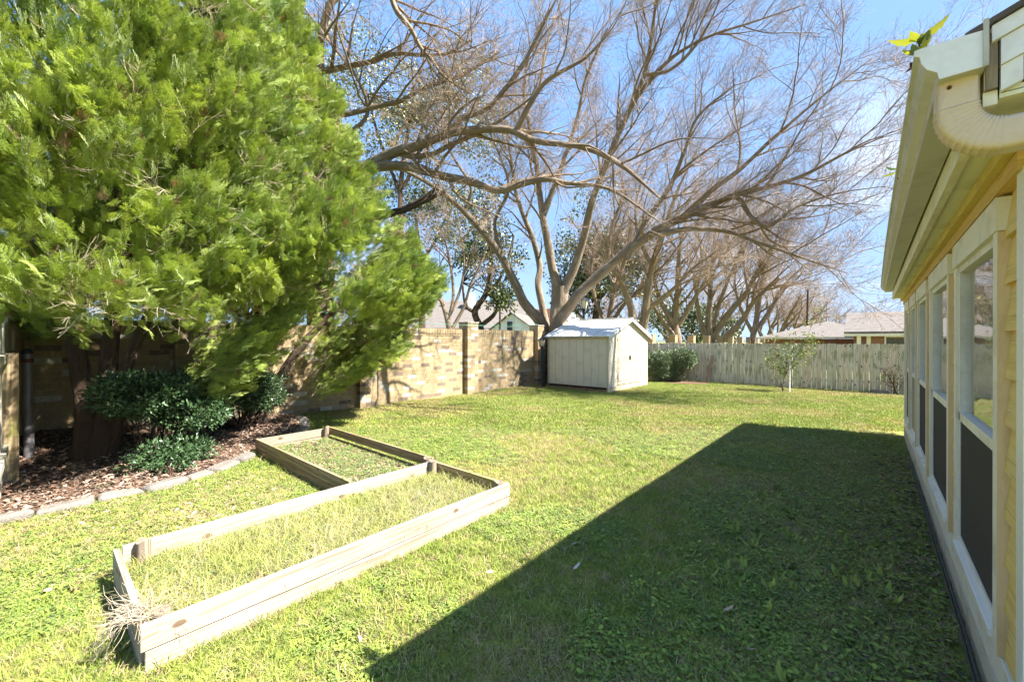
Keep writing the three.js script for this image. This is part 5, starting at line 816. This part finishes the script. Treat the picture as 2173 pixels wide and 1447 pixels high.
// the row that follows the brick wall beyond the fence: each one forks low and leans over the lawn side
{
  const rows = [
    ['bare tree with twin grey trunks rising right of the shed roof', [[[[-10.482, -0.111, -22.719, 0.3], [-10.523, 1.805, -22.683, 0.26], [-10.538, 3.704, -22.405, 0.2], [-10.822, 5.272, -21.624, 0.16], [-11.091, 6.13, -20.857, 0.13], [-10.743, 7.986, -20.63, 0.09], [-9.892, 9.828, -20.578, 0.05]]], [[[-10.259, -0.273, -23.314, 0.34], [-10.259, 1.805, -23.314, 0.29], [-9.967, 3.447, -23.17, 0.24], [-9.639, 5.033, -22.926, 0.2], [-9.277, 6.3, -22.711, 0.16], [-8.571, 7.986, -22.531, 0.12], [-7.815, 9.828, -22.395, 0.07], [-6.9, 11.605, -22.532, 0.03]]], [[[-9.926, 3.584, -23.206, 0.16], [-8.953, 4.215, -23.393, 0.13], [-8.328, 4.687, -23.275, 0.1], [-7.381, 5.632, -23.307, 0.07], [-5.874, 6.771, -23.829, 0.03]]], [[[-9.397, 5.921, -22.739, 0.12], [-9.762, 7.521, -21.755, 0.09], [-9.687, 9.208, -21.289, 0.06], [-9.042, 11.082, -21.322, 0.03]]]]],
    ['bare tree with a pale forked trunk behind the round shrubs', [[[[-10.734, -0.918, -30.472, 0.36], [-10.734, 1.818, -30.472, 0.32], [-10.863, 3.187, -30.359, 0.28], [-10.591, 4.518, -30.065, 0.22], [-10.373, 6.478, -29.725, 0.18], [-10.037, 8.664, -29.222, 0.12], [-9.226, 11.073, -29.134, 0.06]]], [[[-10.915, 2.845, -30.314, 0.2], [-11.404, 4.197, -29.62, 0.16], [-11.745, 5.854, -28.923, 0.12], [-11.422, 7.768, -28.541, 0.07]]], [[[-10.657, 2.845, -30.539, 0.2], [-9.687, 4.499, -30.591, 0.15], [-8.748, 6.085, -30.615, 0.1], [-7.784, 8.199, -30.396, 0.05]]], [[[-10.734, 1.818, -30.472, 0.2], [-11.609, 3.517, -29.441, 0.15], [-12.125, 5.181, -28.59, 0.1], [-12.044, 7.438, -27.997, 0.05]]]]],
    ['bare tree spreading in a wide V from behind the third far pier', [[[[-10.75, -1.452, -38.431, 0.38], [-10.75, 1.832, -38.431, 0.34], [-10.691, 3.455, -37.951, 0.26], [-10.391, 5.821, -37.416, 0.2], [-10.154, 8.104, -36.827, 0.14], [-9.63, 11.022, -36.223, 0.07]]], [[[-10.935, 1.832, -38.269, 0.26], [-11.302, 3.861, -37.416, 0.2], [-11.292, 5.821, -36.628, 0.15], [-10.744, 8.104, -36.31, 0.1], [-10.783, 11.022, -35.213, 0.05]]], [[[-10.626, 1.832, -38.54, 0.32], [-9.333, 3.917, -38.608, 0.26], [-7.894, 5.728, -38.539, 0.2], [-7.136, 7.158, -38.139, 0.14], [-5.636, 9.534, -37.857, 0.07]]], [[[-10.565, 2.653, -38.594, 0.2], [-9.726, 5.443, -38.265, 0.15], [-8.628, 8.067, -37.897, 0.1], [-7.521, 10.911, -37.536, 0.05]]], [[[-10.008, 1.627, -39.08, 0.28], [-8.427, 3.436, -39.401, 0.22], [-7.497, 4.966, -39.152, 0.18], [-5.669, 6.747, -39.157, 0.1]]]]],
    ['bare tree leaning right with a bright trunk near the far street lantern', [[[[-9.59, -2.163, -50.078, 0.36], [-9.665, 1.599, -50.011, 0.32], [-9.353, 3.341, -49.753, 0.28], [-8.929, 5.771, -49.327, 0.22], [-8.473, 8.583, -48.663, 0.15], [-7.529, 12.129, -47.895, 0.07]]], [[[-9.514, 2.101, -50.144, 0.22], [-10.438, 4.832, -48.804, 0.16], [-10.848, 7.732, -47.648, 0.1], [-10.235, 10.945, -46.855, 0.05]]], [[[-9.278, 2.844, -49.819, 0.24], [-7.859, 5.264, -49.997, 0.18], [-6.992, 7.114, -49.694, 0.13], [-5.066, 9.324, -50.05, 0.06]]]]],
  ];
  rows.forEach(([label, ls], i) => bareTree({ seed: 920 + i, label, density: [0.7, 0.62, 0.6, 0.5][i], far: [1.55, 1.9, 2.2, 2.6][i], group: 'bare trees along the far wall', skip: 0, from: 0.4, bias: [0.2, 0.2, 0.08], limbs: ls.map((a) => a[0]) }));
  // farther along the row the trees repeat one habit
  const far = bareTree({ seed: 940, name: 'distant_bare_tree', label: 'distant bare tree just right of the one with the bright leaning trunk', density: 0.4, far: 3, reach: 0.8, group: 'distant bare trees', skip: 0, from: 0.35, bias: [0.12, 0.22, 0.05], base: [0, 0, 0], limbs: [[[0, -0.3, 0, 0.4], [0.1, 1.6, 0, 0.34], [0.5, 3.2, 0.2, 0.26], [1.4, 5.4, 0.6, 0.18], [2.6, 8, 1.0, 0.08]], [[0.05, 1.2, 0, 0.26], [-0.6, 3, -0.4, 0.2], [-1.0, 5.2, -0.8, 0.14], [-1.2, 8, -0.6, 0.06]], [[0.1, 1.6, 0, 0.24], [1.6, 3.2, 0.9, 0.18], [3.4, 4.6, 1.6, 0.12], [5.4, 6, 2.0, 0.05]], [[0.1, 1.8, 0, 0.2], [0.2, 4, -1.2, 0.15], [0.4, 6.5, -2.0, 0.08]]] });
  const spots = [[-9.803, -65.838, 0.2, 1], [-9.288, -79.577, 2.2, 1], [-11.79, -69.414, 1.1, 0.9], [-7.556, -91.723, 3.9, 1], [-16.65, -73.134, 5, 1], [-19.255, -62.881, 0.9, 1.05], [-5.715, -114.596, 1.9, 0.95], [-21.599, -58.172, 3, 1], [-27.345, -58.459, 4.4, 0.9], [-34.206, -57.77, 0.4, 0.9], [-6.918, -71.02, 5.6, 0.75], [-0.811, -138.821, 2.6, 0.9], [1.442, -80.993, 0.9, 0.62]];
  const where = ['', 'above the low brown roof', 'behind the bright leaning trunk', 'left of the grey neighbour roof', 'low between the lantern and the wide V tree', 'between the pale forked trunk and the wide V tree', 'over the left end of the grey roof', 'just left of the pale forked trunk', 'between the twin trunks and the shed roof', 'behind the street lantern at the shed', 'short and closest to the low brown roof', 'low and farthest, over the middle of the grey roof', 'small and alone beside the chimney'];
  spots.forEach(([x, z, yaw, s], i) => { const o = i ? far.clone() : far; if (i) { o.name = numbered('distant_bare_tree'); o.userData = { ...far.userData, label: 'distant bare tree ' + where[i] }; scene.add(o); } o.position.set(x, -0.25, z); o.rotation.y = yaw; o.scale.setScalar(s); });
}
// evergreen oaks behind the wall
function oak(label, x, z, limbs, blobs, n, seed, tones, s = 1) {
  const r = rng(seed), t = thing('evergreen_oak', label, 'tree', [x, -0.25, z], 'evergreen oaks behind the wall'), mb0 = new MB(), mb = new MB(), out = [];
  limbs.forEach((g, i) => { const [P, Q] = resample(g, 5); (i ? mb : mb0).tube(P, Q, 8, false, 0.3, seed); });
  for (const [bx, by, bz, rad, share] of blobs) for (let k = 0; k < n * share; k++) { const d = rv(r), p = V(bx, by, bz).addScaledVector(d, rad); if (fbm(p.x * 1.1 + 40, p.y * 1.1 + p.z * 0.7, 3) < 0.46) continue; out.push({ m: mtxDir(p, rv(r).normalize(), r() * 6, s * (0.6 + r() * 0.8)), c: lin(...mix3(tones[0], tones[1], r())) }); if (r() < 0.05) { const l = limbs[Math.floor(r() * limbs.length)], e = l.at(-1), q = V(e[0], e[1], e[2]); mb.tube(curvePts([q, q.clone().lerp(p, 0.5).add(rv(r, 0.4)), p], 5), [0.05, 0.04, 0.03, 0.025, 0.02, 0.01], 4); } }
  part(t, 'trunk', mb0.geo(), M.barkDark); part(t, 'limbs', mb.geo(), M.barkDark); copies('crown', OAKS, M.leafShrub, out, t);
}
const OG = [[0.04, 0.065, 0.018], [0.13, 0.15, 0.04]], OP = [[0.12, 0.13, 0.04], [0.24, 0.23, 0.10]];
oak('crooked dark evergreen oak with thin leaf tufts between the wall piers', -18.562, -18.306, [[[-18.606, 0.031, -18.267, 0.24], [-18.606, 2.402, -18.267, 0.22], [-18.874, 3.588, -18.033, 0.2], [-18.383, 4.626, -18.462, 0.18], [-18.115, 6.256, -18.697, 0.16], [-18.16, 8.332, -18.658, 0.12], [-18.272, 9.814, -18.56, 0.08]], [[-18.428, 4.477, -18.423, 0.13], [-17.825, 5.367, -18.951, 0.11], [-17.379, 6.553, -19.341, 0.08], [-17.045, 8.332, -19.634, 0.05]], [[-18.829, 3.44, -18.072, 0.12], [-19.276, 3.885, -17.682, 0.1], [-19.499, 5.367, -17.486, 0.06]], [[-18.562, 2.699, -18.306, 0.14], [-17.937, 3.44, -18.853, 0.12], [-17.825, 4.181, -18.951, 0.07]]], [[...[-18.272, 7.739, -18.56], 1.6, 0.9], [...[-19.052, 6.553, -17.877], 1.0, 0.35], [...[-17.491, 7.442, -19.243], 1.1, 0.4], [...[-17.669, 4.626, -19.087], 0.8, 0.3], [...[-18.829, 10.11, -18.072], 1.5, 0.5]], 420, 951, OG);
oak('dense evergreen oak filling the gap behind the largest bare trunk', -15.239, -26.529, [[[-15.239, -0.234, -26.529, 0.3], [-15.239, 2.845, -26.529, 0.26], [-15.033, 5.239, -26.71, 0.2], [-15.239, 7.976, -26.529, 0.14]], [[-15.239, 4.555, -26.529, 0.15], [-16.063, 6.607, -25.808, 0.12], [-16.192, 8.318, -25.696, 0.06]], [[-15.136, 4.555, -26.619, 0.15], [-14.004, 6.265, -27.611, 0.1], [-13.489, 7.976, -28.061, 0.06]]], [[...[-15.548, 7.292, -26.259], 2.4, 1], [...[-14.004, 7.292, -27.611], 2.2, 0.9], [...[-16.063, 5.239, -25.808], 1.5, 0.5], [...[-14.905, 10.37, -26.822], 2.2, 0.6], [...[-12.717, 8.66, -28.737], 2.0, 0.5]], 520, 952, OG, 1.1);
oak('pale olive evergreen crown high behind the horizontal bare limbs', -25.588, -17.473, [[[-25.588, -0.576, -17.473, 0.3], [-25.716, 5.923, -17.36, 0.25], [-25.845, 12.765, -17.248, 0.18], [-25.33, 17.896, -17.698, 0.1]], [[-25.793, 12.081, -17.293, 0.14], [-27.132, 16.87, -16.121, 0.1], [-27.647, 19.606, -15.671, 0.05]], [[-25.793, 12.765, -17.293, 0.14], [-23.786, 16.87, -19.05, 0.1], [-22.498, 19.264, -20.176, 0.05]]], [[...[-26.102, 17.554, -17.023], 3.0, 0.8], [...[-24.558, 19.093, -18.374], 2.2, 0.6], [...[-22.37, 19.093, -20.289], 2.6, 0.8], [...[-27.904, 20.29, -15.446], 3, 0.8], [...[-29.964, 22.685, -13.643], 2.6, 0.6], [...[-20.697, 16.528, -21.753], 2, 0.3]], 520, 953, OP, 1.1);
oak('dark evergreen oak at the left edge of the open sky behind the thuja slope', -27.978, -20.696, [[[-27.978, -0.499, -20.696, 0.3], [-27.978, 4.929, -20.696, 0.25], [-28.124, 8.806, -20.569, 0.18], [-28.416, 12.683, -20.314, 0.1]], [[-28.036, 8.031, -20.645, 0.14], [-26.957, 10.357, -21.59, 0.1], [-26.374, 12.295, -22.101, 0.05]]], [[...[-27.832, 13.07, -20.824], 2.4, 0.8], [...[-26.519, 11.52, -21.973], 2.0, 0.7], [...[-28.999, 14.233, -19.803], 2.4, 0.6]], 420, 954, OG, 1.1);
oak('low green evergreen beyond the rear fence right of the shed', -16.475, -52.025, [[[-16.475, -0.416, -52.025, 0.3], [-16.475, 3.004, -52.025, 0.2], [-16.26, 4.715, -52.213, 0.1]]], [[...[-16.689, 3.574, -51.838], 2.4, 1], [...[-14.01, 2.758, -56.84], 1.6, 0.5], [...[-19.049, 5.285, -49.772], 2.2, 0.7]], 500, 955, OG, 1.5);
{ // utility poles
  for (const [x, z, h, l, g] of [[-23.135, -24.935, 7.2, 'thin dark utility pole behind the crooked evergreen oak', 0.09], [-5.766, -58.739, 7.6, 'dark utility pole beyond the low brown roof', 0.13]]) { const mb = new MB(); mb.tube([V(x, -0.3, z), V(x, h / 2, z), V(x + 0.05, h, z)], [g, g * 0.95, g * 0.85], 10, true); solo('utility_pole', mb.geo(), M.barkDark, l, 'pole', [x, -0.3, z], 'utility poles'); }
}

// ---------- lawn cover ----------
function tuft(seed, n, h, w, spread, lean) {
  const r = rng(seed), mb = new MB();
  for (let k = 0; k < n; k++) {
    const a = r() * 6.28, x = (r() - 0.5) * spread, z = (r() - 0.5) * spread, H = h * (0.5 + r() * 0.8), l = lean * (0.3 + r()) * H, dx = Math.cos(a), dz = Math.sin(a), ww = w * (0.7 + r() * 0.6), b = r() * 6.28, sx = Math.cos(b) * ww, sz = Math.sin(b) * ww;
    const p0 = mb.v(x - sx, 0, z - sz), p1 = mb.v(x + sx, 0, z + sz), p2 = mb.v(x + sx * 0.8 + dx * l * 0.35, H * 0.6, z + sz * 0.8 + dz * l * 0.35), p3 = mb.v(x - sx * 0.8 + dx * l * 0.35, H * 0.6, z - sz * 0.8 + dz * l * 0.35), p4 = mb.v(x + dx * l, H * 0.92, z + dz * l);
    mb.quad(p0, p1, p2, p3); mb.t(p3, p2, p4);
  }
  return mb.geo();
}
function groundLeaves(seed, n, L, W, spread, h) {
  const r = rng(seed), mb = new MB();
  for (let k = 0; k < n; k++) {
    const a = r() * 6.28, x = (r() - 0.5) * spread, z = (r() - 0.5) * spread, y = h * (0.3 + r()), l = L * (0.6 + r() * 0.7), w = W * (0.7 + r() * 0.6), dx = Math.cos(a), dz = Math.sin(a), tilt = (r() - 0.35) * 0.7;
    const q = (t, u, up) => mb.v(x + dx * l * t - dz * w * u, y + l * t * tilt + up, z + dz * l * t + dx * w * u);
    const s = q(0, 0, 0), b = q(0.4, 0.5, 0.002), c = q(0.8, 0.38, 0), e = q(1, 0, -0.002), f = q(0.8, -0.38, 0), g = q(0.4, -0.5, 0.002), m = q(0.5, 0, -0.003);
    mb.t(s, m, b); mb.t(b, m, c); mb.t(c, m, e); mb.t(e, m, f); mb.t(f, m, g); mb.t(g, m, s);
  }
  return mb.geo();
}
{
  const r = rng(1001), G = [tuft(1, 16, 0.05, 0.0022, 0.09, 0.8), tuft(2, 14, 0.042, 0.0026, 0.10, 1.1), tuft(3, 12, 0.045, 0.0018, 0.09, 1.4)], far = tuft(4, 26, 0.05, 0.0045, 0.24, 0.9);
  const green = [[], []], straw = [], farL = [], clov = [[], []], weedSpots = [];
  const clovG = [groundLeaves(11, 14, 0.017, 0.015, 0.10, 0.03), groundLeaves(12, 9, 0.026, 0.022, 0.12, 0.036)];
  const dryAt = (x, z) => smooth(0.44, 0.66, fbm(x * 0.75 + 3, z * 0.75, 4, 1e6, 1e6, 131)), weedAt = (x, z) => clamp(smooth(0.46, 0.62, fbm(x * 0.9 + 30, z * 0.9, 3, 1e6, 1e6, 132)) + 0.8 * smooth(-1.6, -0.3, x) * (z > -9 ? 1 : 0.2) + (x < -4.3 && z > -2.6 ? 0.5 : 0) - (x > -2.9 && x < -1.4 ? 0.1 : 0));
  const ok = (x, z) => (x < 0.41 || z < -10.6) && x > -9.9 && !inMulch(x, z) && !inBed(BED1, x, z, 0.01) && !inBed(BED2, x, z, 0.01) && !(x > -9.1 && x < -6.6 && z < -12.4 && z > -15.6) && Math.hypot((x + 6.05) / 1.15, (z + 17.4) / 0.75) > 1;
  const gcol = (x, z, k) => { const d = dryAt(x, z), n = fbm(x * 2.3, z * 2.3, 3, 1e6, 1e6, 133); const g = mix3(mix3([0.165, 0.23, 0.026], [0.31, 0.37, 0.048], r()), [0.40, 0.375, 0.09], d * 0.45 + (n - 0.5) * 0.5); const v = 0.8 + r() * 0.4; return lin(g[0] * v, g[1] * v, g[2] * v); };
  const scol = () => { const c = mix3([0.26, 0.18, 0.08], [0.54, 0.44, 0.22], r()); return lin(...c); };
  const depth = (x, z) => -x * 0.6586 - z * 0.752;
  // camera side half of the yard: density falls with distance only because blades grow sub-pixel there
  let tries = 0;
  const put = (x, z, near) => {
    if (!ok(x, z)) return; const y = lawnY(x, z) - 0.004, d = dryAt(x, z), bare = (z > -10.6 ? smooth(0.1, 0.42, x) * 0.75 : 0);
    if (r() < bare) return;
    if (near) {
      if (r() < 0.17 + 0.36 * d) straw.push({ m: mtx(x, y, z, (r() - 0.5) * 0.3, r() * 6.28, (r() - 0.5) * 0.3, 0.6 + r() * 0.7), c: scol() });
      else { const k = r() < 0.5 ? 0 : 1; green[k].push({ m: mtx(x, y, z, (r() - 0.5) * 0.2, r() * 6.28, (r() - 0.5) * 0.2, 0.6 + r() * 0.6), c: gcol(x, z) }); }
      if (r() < weedAt(x, z) * 0.68) { const k = x > -1.3 && r() < 0.6 ? 1 : 0, v = 0.55 + r() * 0.8, c = mix3([0.12, 0.20, 0.022], [0.27, 0.34, 0.04], r()); clov[k].push({ m: mtx(x + (r() - 0.5) * 0.05, y, z, (r() - 0.5) * 0.25, r() * 6.28, (r() - 0.5) * 0.25, 0.7 + r() * 0.7), c: lin(c[0] * v, c[1] * v, c[2] * v) }); }
    } else farL.push({ m: mtx(x, y, z, 0, r() * 6.28, 0, 0.7 + r() * 0.5), c: r() < 0.12 + 0.32 * d ? scol() : gcol(x, z) });
  };
  const fill = (x0, x1, z0, z1, n, near, test) => { for (let k = 0; k < n; k++) { const x = lerp(x0, x1, r()), z = lerp(z0, z1, r()); if (test(x, z)) put(x, z, near); } };
  fill(-6.5, 0.41, -7.4, 1.0, 56000, true, (x, z) => { const d = depth(x, z); return d > 0.8 && d < 5.2; });
  fill(-9.9, 0.4, -10.5, 1.0, 76000, true, (x, z) => { const d = depth(x, z); return d >= 5.2 && d < 8.2; });
  fill(-9.9, 3.2, -18.2, -2, 50000, false, (x, z) => depth(x, z) >= 8.0);
  copies('lawn_grass', G[0], M.grass, green[0], null, 'short green mown grass of the lawn', 'grass'); copies('lawn_grass', G[1], M.grass, green[1], null, 'broader green mown grass of the lawn', 'grass');
  copies('dry_grass', G[2], M.grass, straw, null, 'dry straw coloured grass mixed in the lawn', 'grass'); copies('far_grass', far, M.grass, farL, null, 'mown grass of the far half of the lawn', 'grass');
  copies('clover_weeds', clovG[0], M.grass, clov[0], null, 'small leaved weeds growing through the lawn', 'weeds'); copies('clover_weeds', clovG[1], M.grass, clov[1], null, 'larger leaved weeds growing in the shade by the house', 'weeds');

  // broad toothed weeds by the house
  const LF = lobedLeaf(0.1, 0.02, 8, 0.35), big = [];
  for (let k = 0; k < 190; k++) { const x = -1.15 + Math.pow(r(), 0.8) * 1.35, z = -1.2 - r() * 5.2; if (fbm(x * 1.6, z * 1.6, 3, 1e6, 1e6, 141) < 0.47) continue; const n = 3 + Math.floor(r() * 4), y = lawnY(x, z) + 0.01, v = 0.8 + r() * 0.5, c = mix3([0.14, 0.22, 0.03], [0.36, 0.40, 0.06], r()); for (let j = 0; j < n; j++) big.push({ m: mtx(x, y, z, 0.85 + r() * 0.6, r() * 6.28, 0, 0.4 + r() * 0.6), c: lin(c[0] * v, c[1] * v, c[2] * v) }); }
  copies('broadleaf_weeds', LF, M.leafSoft, big, null, 'broad toothed weeds in the shaded grass near the house', 'weeds');
  // grass hugging the planks and wall foot
  const edge = [], E = tuft(21, 10, 0.11, 0.0022, 0.06, 0.9);
  const along = (x0, z0, x1, z1, n, s) => { for (let k = 0; k < n; k++) { const t = r(), x = lerp(x0, x1, t) + (r() - 0.5) * 0.05, z = lerp(z0, z1, t) + (r() - 0.5) * 0.05; edge.push({ m: mtx(x, lawnY(x, z) - 0.005, z, (r() - 0.5) * 0.3, r() * 6.28, 0, s * (0.5 + r() * 0.7)), c: r() < 0.35 ? scol() : gcol(x, z) }); } };
  along(-2.83, -3.25, -2.83, -0.34, 170, 0.8); along(-4.18, -2.1, -4.18, -0.4, 90, 0.9); along(-7.1, -2.11, -4.2, -2.11, 110, 0.9); along(-9.88, -4, -9.74, -12.2, 260, 0.9); along(-9, -12.36, -6.6, -12.36, 90, 0.9); along(-9.8, -18.1, 0.4, -18.1, 420, 1.2); along(-6.55, -12.4, -6.55, -15.6, 80, 0.8); along(-7.2, -3.36, -4.2, -3.36, 90, 0.8); along(-4.2, -3.3, -2.85, -3.3, 50, 0.9);
  copies('edge_grass', E, M.grass, edge, null, 'longer grass left along the boards, wall and fence', 'grass');
  // inside the raised beds
  const b1 = [], b1s = [], cl = [], T1 = tuft(31, 14, 0.10, 0.0018, 0.10, 1.3), T2 = tuft(32, 12, 0.10, 0.0013, 0.12, 2.2);
  for (let k = 0; k < 2600; k++) { const x = lerp(BED1.x0 + 0.06, BED1.x1 - 0.06, r()), z = lerp(BED1.z0 + 0.06, BED1.z1 - 0.06, r()), n = fbm(x * 2, z * 2, 3, 1e6, 1e6, 151); (r() < 0.22 + (n - 0.5) * 0.9 ? b1s : b1).push({ m: mtx(x, 0.085, z, (r() - 0.5) * 0.4, r() * 6.28, (r() - 0.5) * 0.4, 0.5 + r() * 0.7), c: null }); if (r() < 0.35) cl.push({ m: mtx(x, 0.09, z, (r() - 0.5) * 0.3, r() * 6.28, 0, 0.8 + r() * 0.6), c: lin(...mix3([0.09, 0.16, 0.04], [0.19, 0.26, 0.06], r())) }); }
  for (let k = 0; k < 900; k++) { const x = lerp(BED2.x0 + 0.06, BED2.x1 - 0.06, r()), z = lerp(BED2.z0 + 0.06, BED2.z1 - 0.06, r()); if (fbm(x * 1.5, z * 1.5, 3, 1e6, 1e6, 152) < 0.46) continue; b1.push({ m: mtx(x, 0.06, z, (r() - 0.5) * 0.4, r() * 6.28, 0, 0.35 + r() * 0.4) }); if (r() < 0.9) cl.push({ m: mtx(x, 0.065, z, (r() - 0.5) * 0.3, r() * 6.28, 0, 0.8 + r() * 0.6), c: lin(...mix3([0.09, 0.16, 0.04], [0.19, 0.26, 0.06], r())) }); }
  b1.forEach((o) => { o.c = lin(...mix3([0.22, 0.26, 0.04], [0.44, 0.43, 0.10], r())); }); b1s.forEach((o) => { o.c = lin(...mix3([0.34, 0.27, 0.14], [0.56, 0.48, 0.28], r())); });
  copies('bed_grass', T1, M.grass, b1, null, 'green grass growing in the raised beds', 'grass'); copies('bed_grass', T2, M.grass, b1s, null, 'wispy dry grass growing in the long raised bed', 'grass'); copies('bed_weeds', clovG[0], M.grass, cl, null, 'small weeds growing in the raised beds', 'weeds');
  // mulch chips
  const chip = new MB(); { const q = [[-0.028, 0.004], [0.0, 0.009], [0.03, 0.003], [0.026, -0.005], [-0.004, -0.009], [-0.03, -0.004]].map(([x, z], i) => chip.v(x, (i % 2) * 0.005, z)); const c = chip.v(0, 0.006, 0); for (let i = 0; i < 6; i++) chip.t(q[(i + 1) % 6], q[i], c); }
  const leafM = new MB(); { const q = [[-0.03, 0], [-0.012, 0.013], [0.014, 0.011], [0.034, 0], [0.014, -0.012], [-0.012, -0.012]].map(([x, z], i) => leafM.v(x, i % 3 ? 0.008 : 0, z)); const c = leafM.v(0, 0, 0); for (let i = 0; i < 6; i++) leafM.t(q[(i + 1) % 6], q[i], c); }
  const chips = [], lvs = [];
  for (let k = 0; k < 15000; k++) { const z = lerp(1.0, -3.68, r()), x = lerp(-9.9, -6.25, r()); if (!inMulch(x, z) || (z > 0.28)) continue; chips.push({ m: mtx(x, groundY(x, z) + 0.045 + r() * 0.025, z, (r() - 0.5) * 0.8, r() * 6.28, (r() - 0.5) * 0.8, 0.5 + r() * 0.9), c: lin(...mix3([0.075, 0.05, 0.037], [0.34, 0.245, 0.185], r() * r())) }); if (r() < 0.25) lvs.push({ m: mtx(x, groundY(x, z) + 0.055 + r() * 0.02, z, (r() - 0.5) * 0.9, r() * 6.28, (r() - 0.5) * 0.9, 0.6 + r() * 0.8), c: lin(...mix3([0.20, 0.11, 0.07], [0.46, 0.34, 0.26], r())) }); }
  for (let k = 0; k < 2600; k++) { const x = lerp(BED2.x0 + 0.05, BED2.x1 - 0.05, r()), z = lerp(BED2.z0 + 0.05, BED2.z1 - 0.05, r()); chips.push({ m: mtx(x, 0.065 + r() * 0.03, z, (r() - 0.5) * 0.8, r() * 6.28, (r() - 0.5) * 0.8, 0.5 + r() * 0.8), c: lin(...mix3([0.10, 0.06, 0.04], [0.42, 0.30, 0.21], r())) }); }
  for (let k = 0; k < 900; k++) { const x = lerp(-0.25, 0.38, Math.pow(r(), 0.5)), z = lerp(-1.4, -8.5, r()); lvs.push({ m: mtx(x, lawnY(x, z) + 0.015 + r() * 0.02, z, (r() - 0.5) * 0.8, r() * 6.28, (r() - 0.5) * 0.8, 0.4 + r() * 0.7), c: lin(...mix3([0.07, 0.045, 0.03], [0.20, 0.14, 0.10], r())) }); }
  for (let k = 0; k < 220; k++) { const x = lerp(-9.8, 0.3, r()), z = lerp(-10, 0.5, r()); if (ok(x, z)) lvs.push({ m: mtx(x, lawnY(x, z) + 0.03, z, (r() - 0.5), r() * 6.28, (r() - 0.5), 0.4 + r() * 0.7), c: lin(...mix3([0.20, 0.12, 0.08], [0.46, 0.36, 0.26], r())) }); }
  for (let k = 0; k < 900; k++) { const x = lerp(-6.3, -4.3, r()), z = lerp(0.6, -1.8, r()); if (ok(x, z) && fbm(x * 2 + 4, z * 2, 3) > 0.5) lvs.push({ m: mtx(x, lawnY(x, z) + 0.02, z, (r() - 0.5), r() * 6.28, (r() - 0.5), 0.5 + r() * 0.7), c: lin(...mix3([0.22, 0.13, 0.09], [0.46, 0.34, 0.26], r())) }); }
  copies('mulch_chips', chip.geo(), M.chip, chips, null, 'loose brown bark chips', 'mulch'); copies('leaf_litter', leafM.geo(), M.chip, lvs, null, 'small dry fallen leaves scattered on mulch and lawn', 'leaves');
  const low = []; for (let k = 0; k < 420; k++) { const x = lerp(-9.7, -6.4, r()), z = lerp(0.2, -3.2, r()); if (inMulch(x, z) && fbm(x * 2.2, z * 2.2, 3, 1e6, 1e6, 161) > 0.58) low.push({ m: mtx(x, groundY(x, z) + 0.04, z, 0, r() * 6.28, 0, 0.8 + r() * 0.8), c: lin(...mix3([0.05, 0.10, 0.03], [0.13, 0.19, 0.06], r())) }); }
  copies('mulch_weeds', clovG[1], M.grass, low, null, 'a few low weeds coming up through the mulch', 'weeds');
  // single fallen leaves large enough to pick out
  const FL = lobedLeaf(0.075, 0.016, 4, 0.15);
  for (const [x, z, ry, c, l] of [[-1.74, -3.08, 0.6, [0.3, 0.14, 0.12], 'pinkish fallen leaf lying in the shade close to the shadow edge'], [-0.71, -2.83, 2.2, [0.4, 0.26, 0.2], 'pale tan fallen leaf in the middle of the shaded grass'], [-0.53, -2.57, 1.2, [0.26, 0.16, 0.11], 'brown curled fallen leaf nearest the bottom edge of the picture'], [-1.68, -2.61, 2.8, [0.48, 0.42, 0.36], 'narrow whitish fallen leaf below the pinkish one']]) { const m = shade(new THREE.Mesh(FL, mat({ color: lin(...c), side: THREE.DoubleSide }))); m.name = numbered('fallen_leaf'); m.position.set(x, lawnY(x, z) + 0.05, z); m.rotation.set(1.2, ry, 0, 'YXZ'); m.userData = { label: l, category: 'leaf', group: 'fallen leaves on the lawn' }; scene.add(m); }
}
// dry root clump hanging over the near corner of the long bed
{
  const r = rng(1101), x = -2.99, z = -0.36, y = 0.27, t = thing('dry_root_clump', 'tangle of pale dry roots draped over the near corner of the long bed', 'roots', [x, y, z]), mb = new MB();
  for (let k = 0; k < 110; k++) { const a = r() * 6.28, s = V(x + (r() - 0.6) * 0.22, y + (r() - 0.3) * 0.03, z + (r() - 0.5) * 0.12), P = [s]; let d = V(Math.cos(a), 0.25, Math.sin(a)).normalize(), q = s; const n = 4; for (let i = 0; i < n; i++) { d.add(rv(r, 0.55)); d.y -= 0.05; d.normalize(); q = q.clone().addScaledVector(d, 0.035 + r() * 0.02); P.push(q); } mb.tube(P, P.map((_, i) => 0.0017 - i * 0.0003), 3); }
  for (let k = 0; k < 16; k++) { const P = [V(x - 0.08 + (r() - 0.5) * 0.16, y, z + 0.02)]; let q = P[0], d = V((r() - 0.7) * 0.8, -0.2, 0.9).normalize(); for (let i = 0; i < 6; i++) { d.add(rv(r, 0.28)); d.y -= 0.24; d.normalize(); q = q.clone().addScaledVector(d, 0.045); if (q.y < 0.04) break; P.push(q); } if (P.length > 2) mb.tube(P, P.map((_, i) => 0.0028 - i * 0.0003), 4); }
  part(t, 'roots', mb.geo(), M.deadTwig);
}
renderer.render(scene, camera);
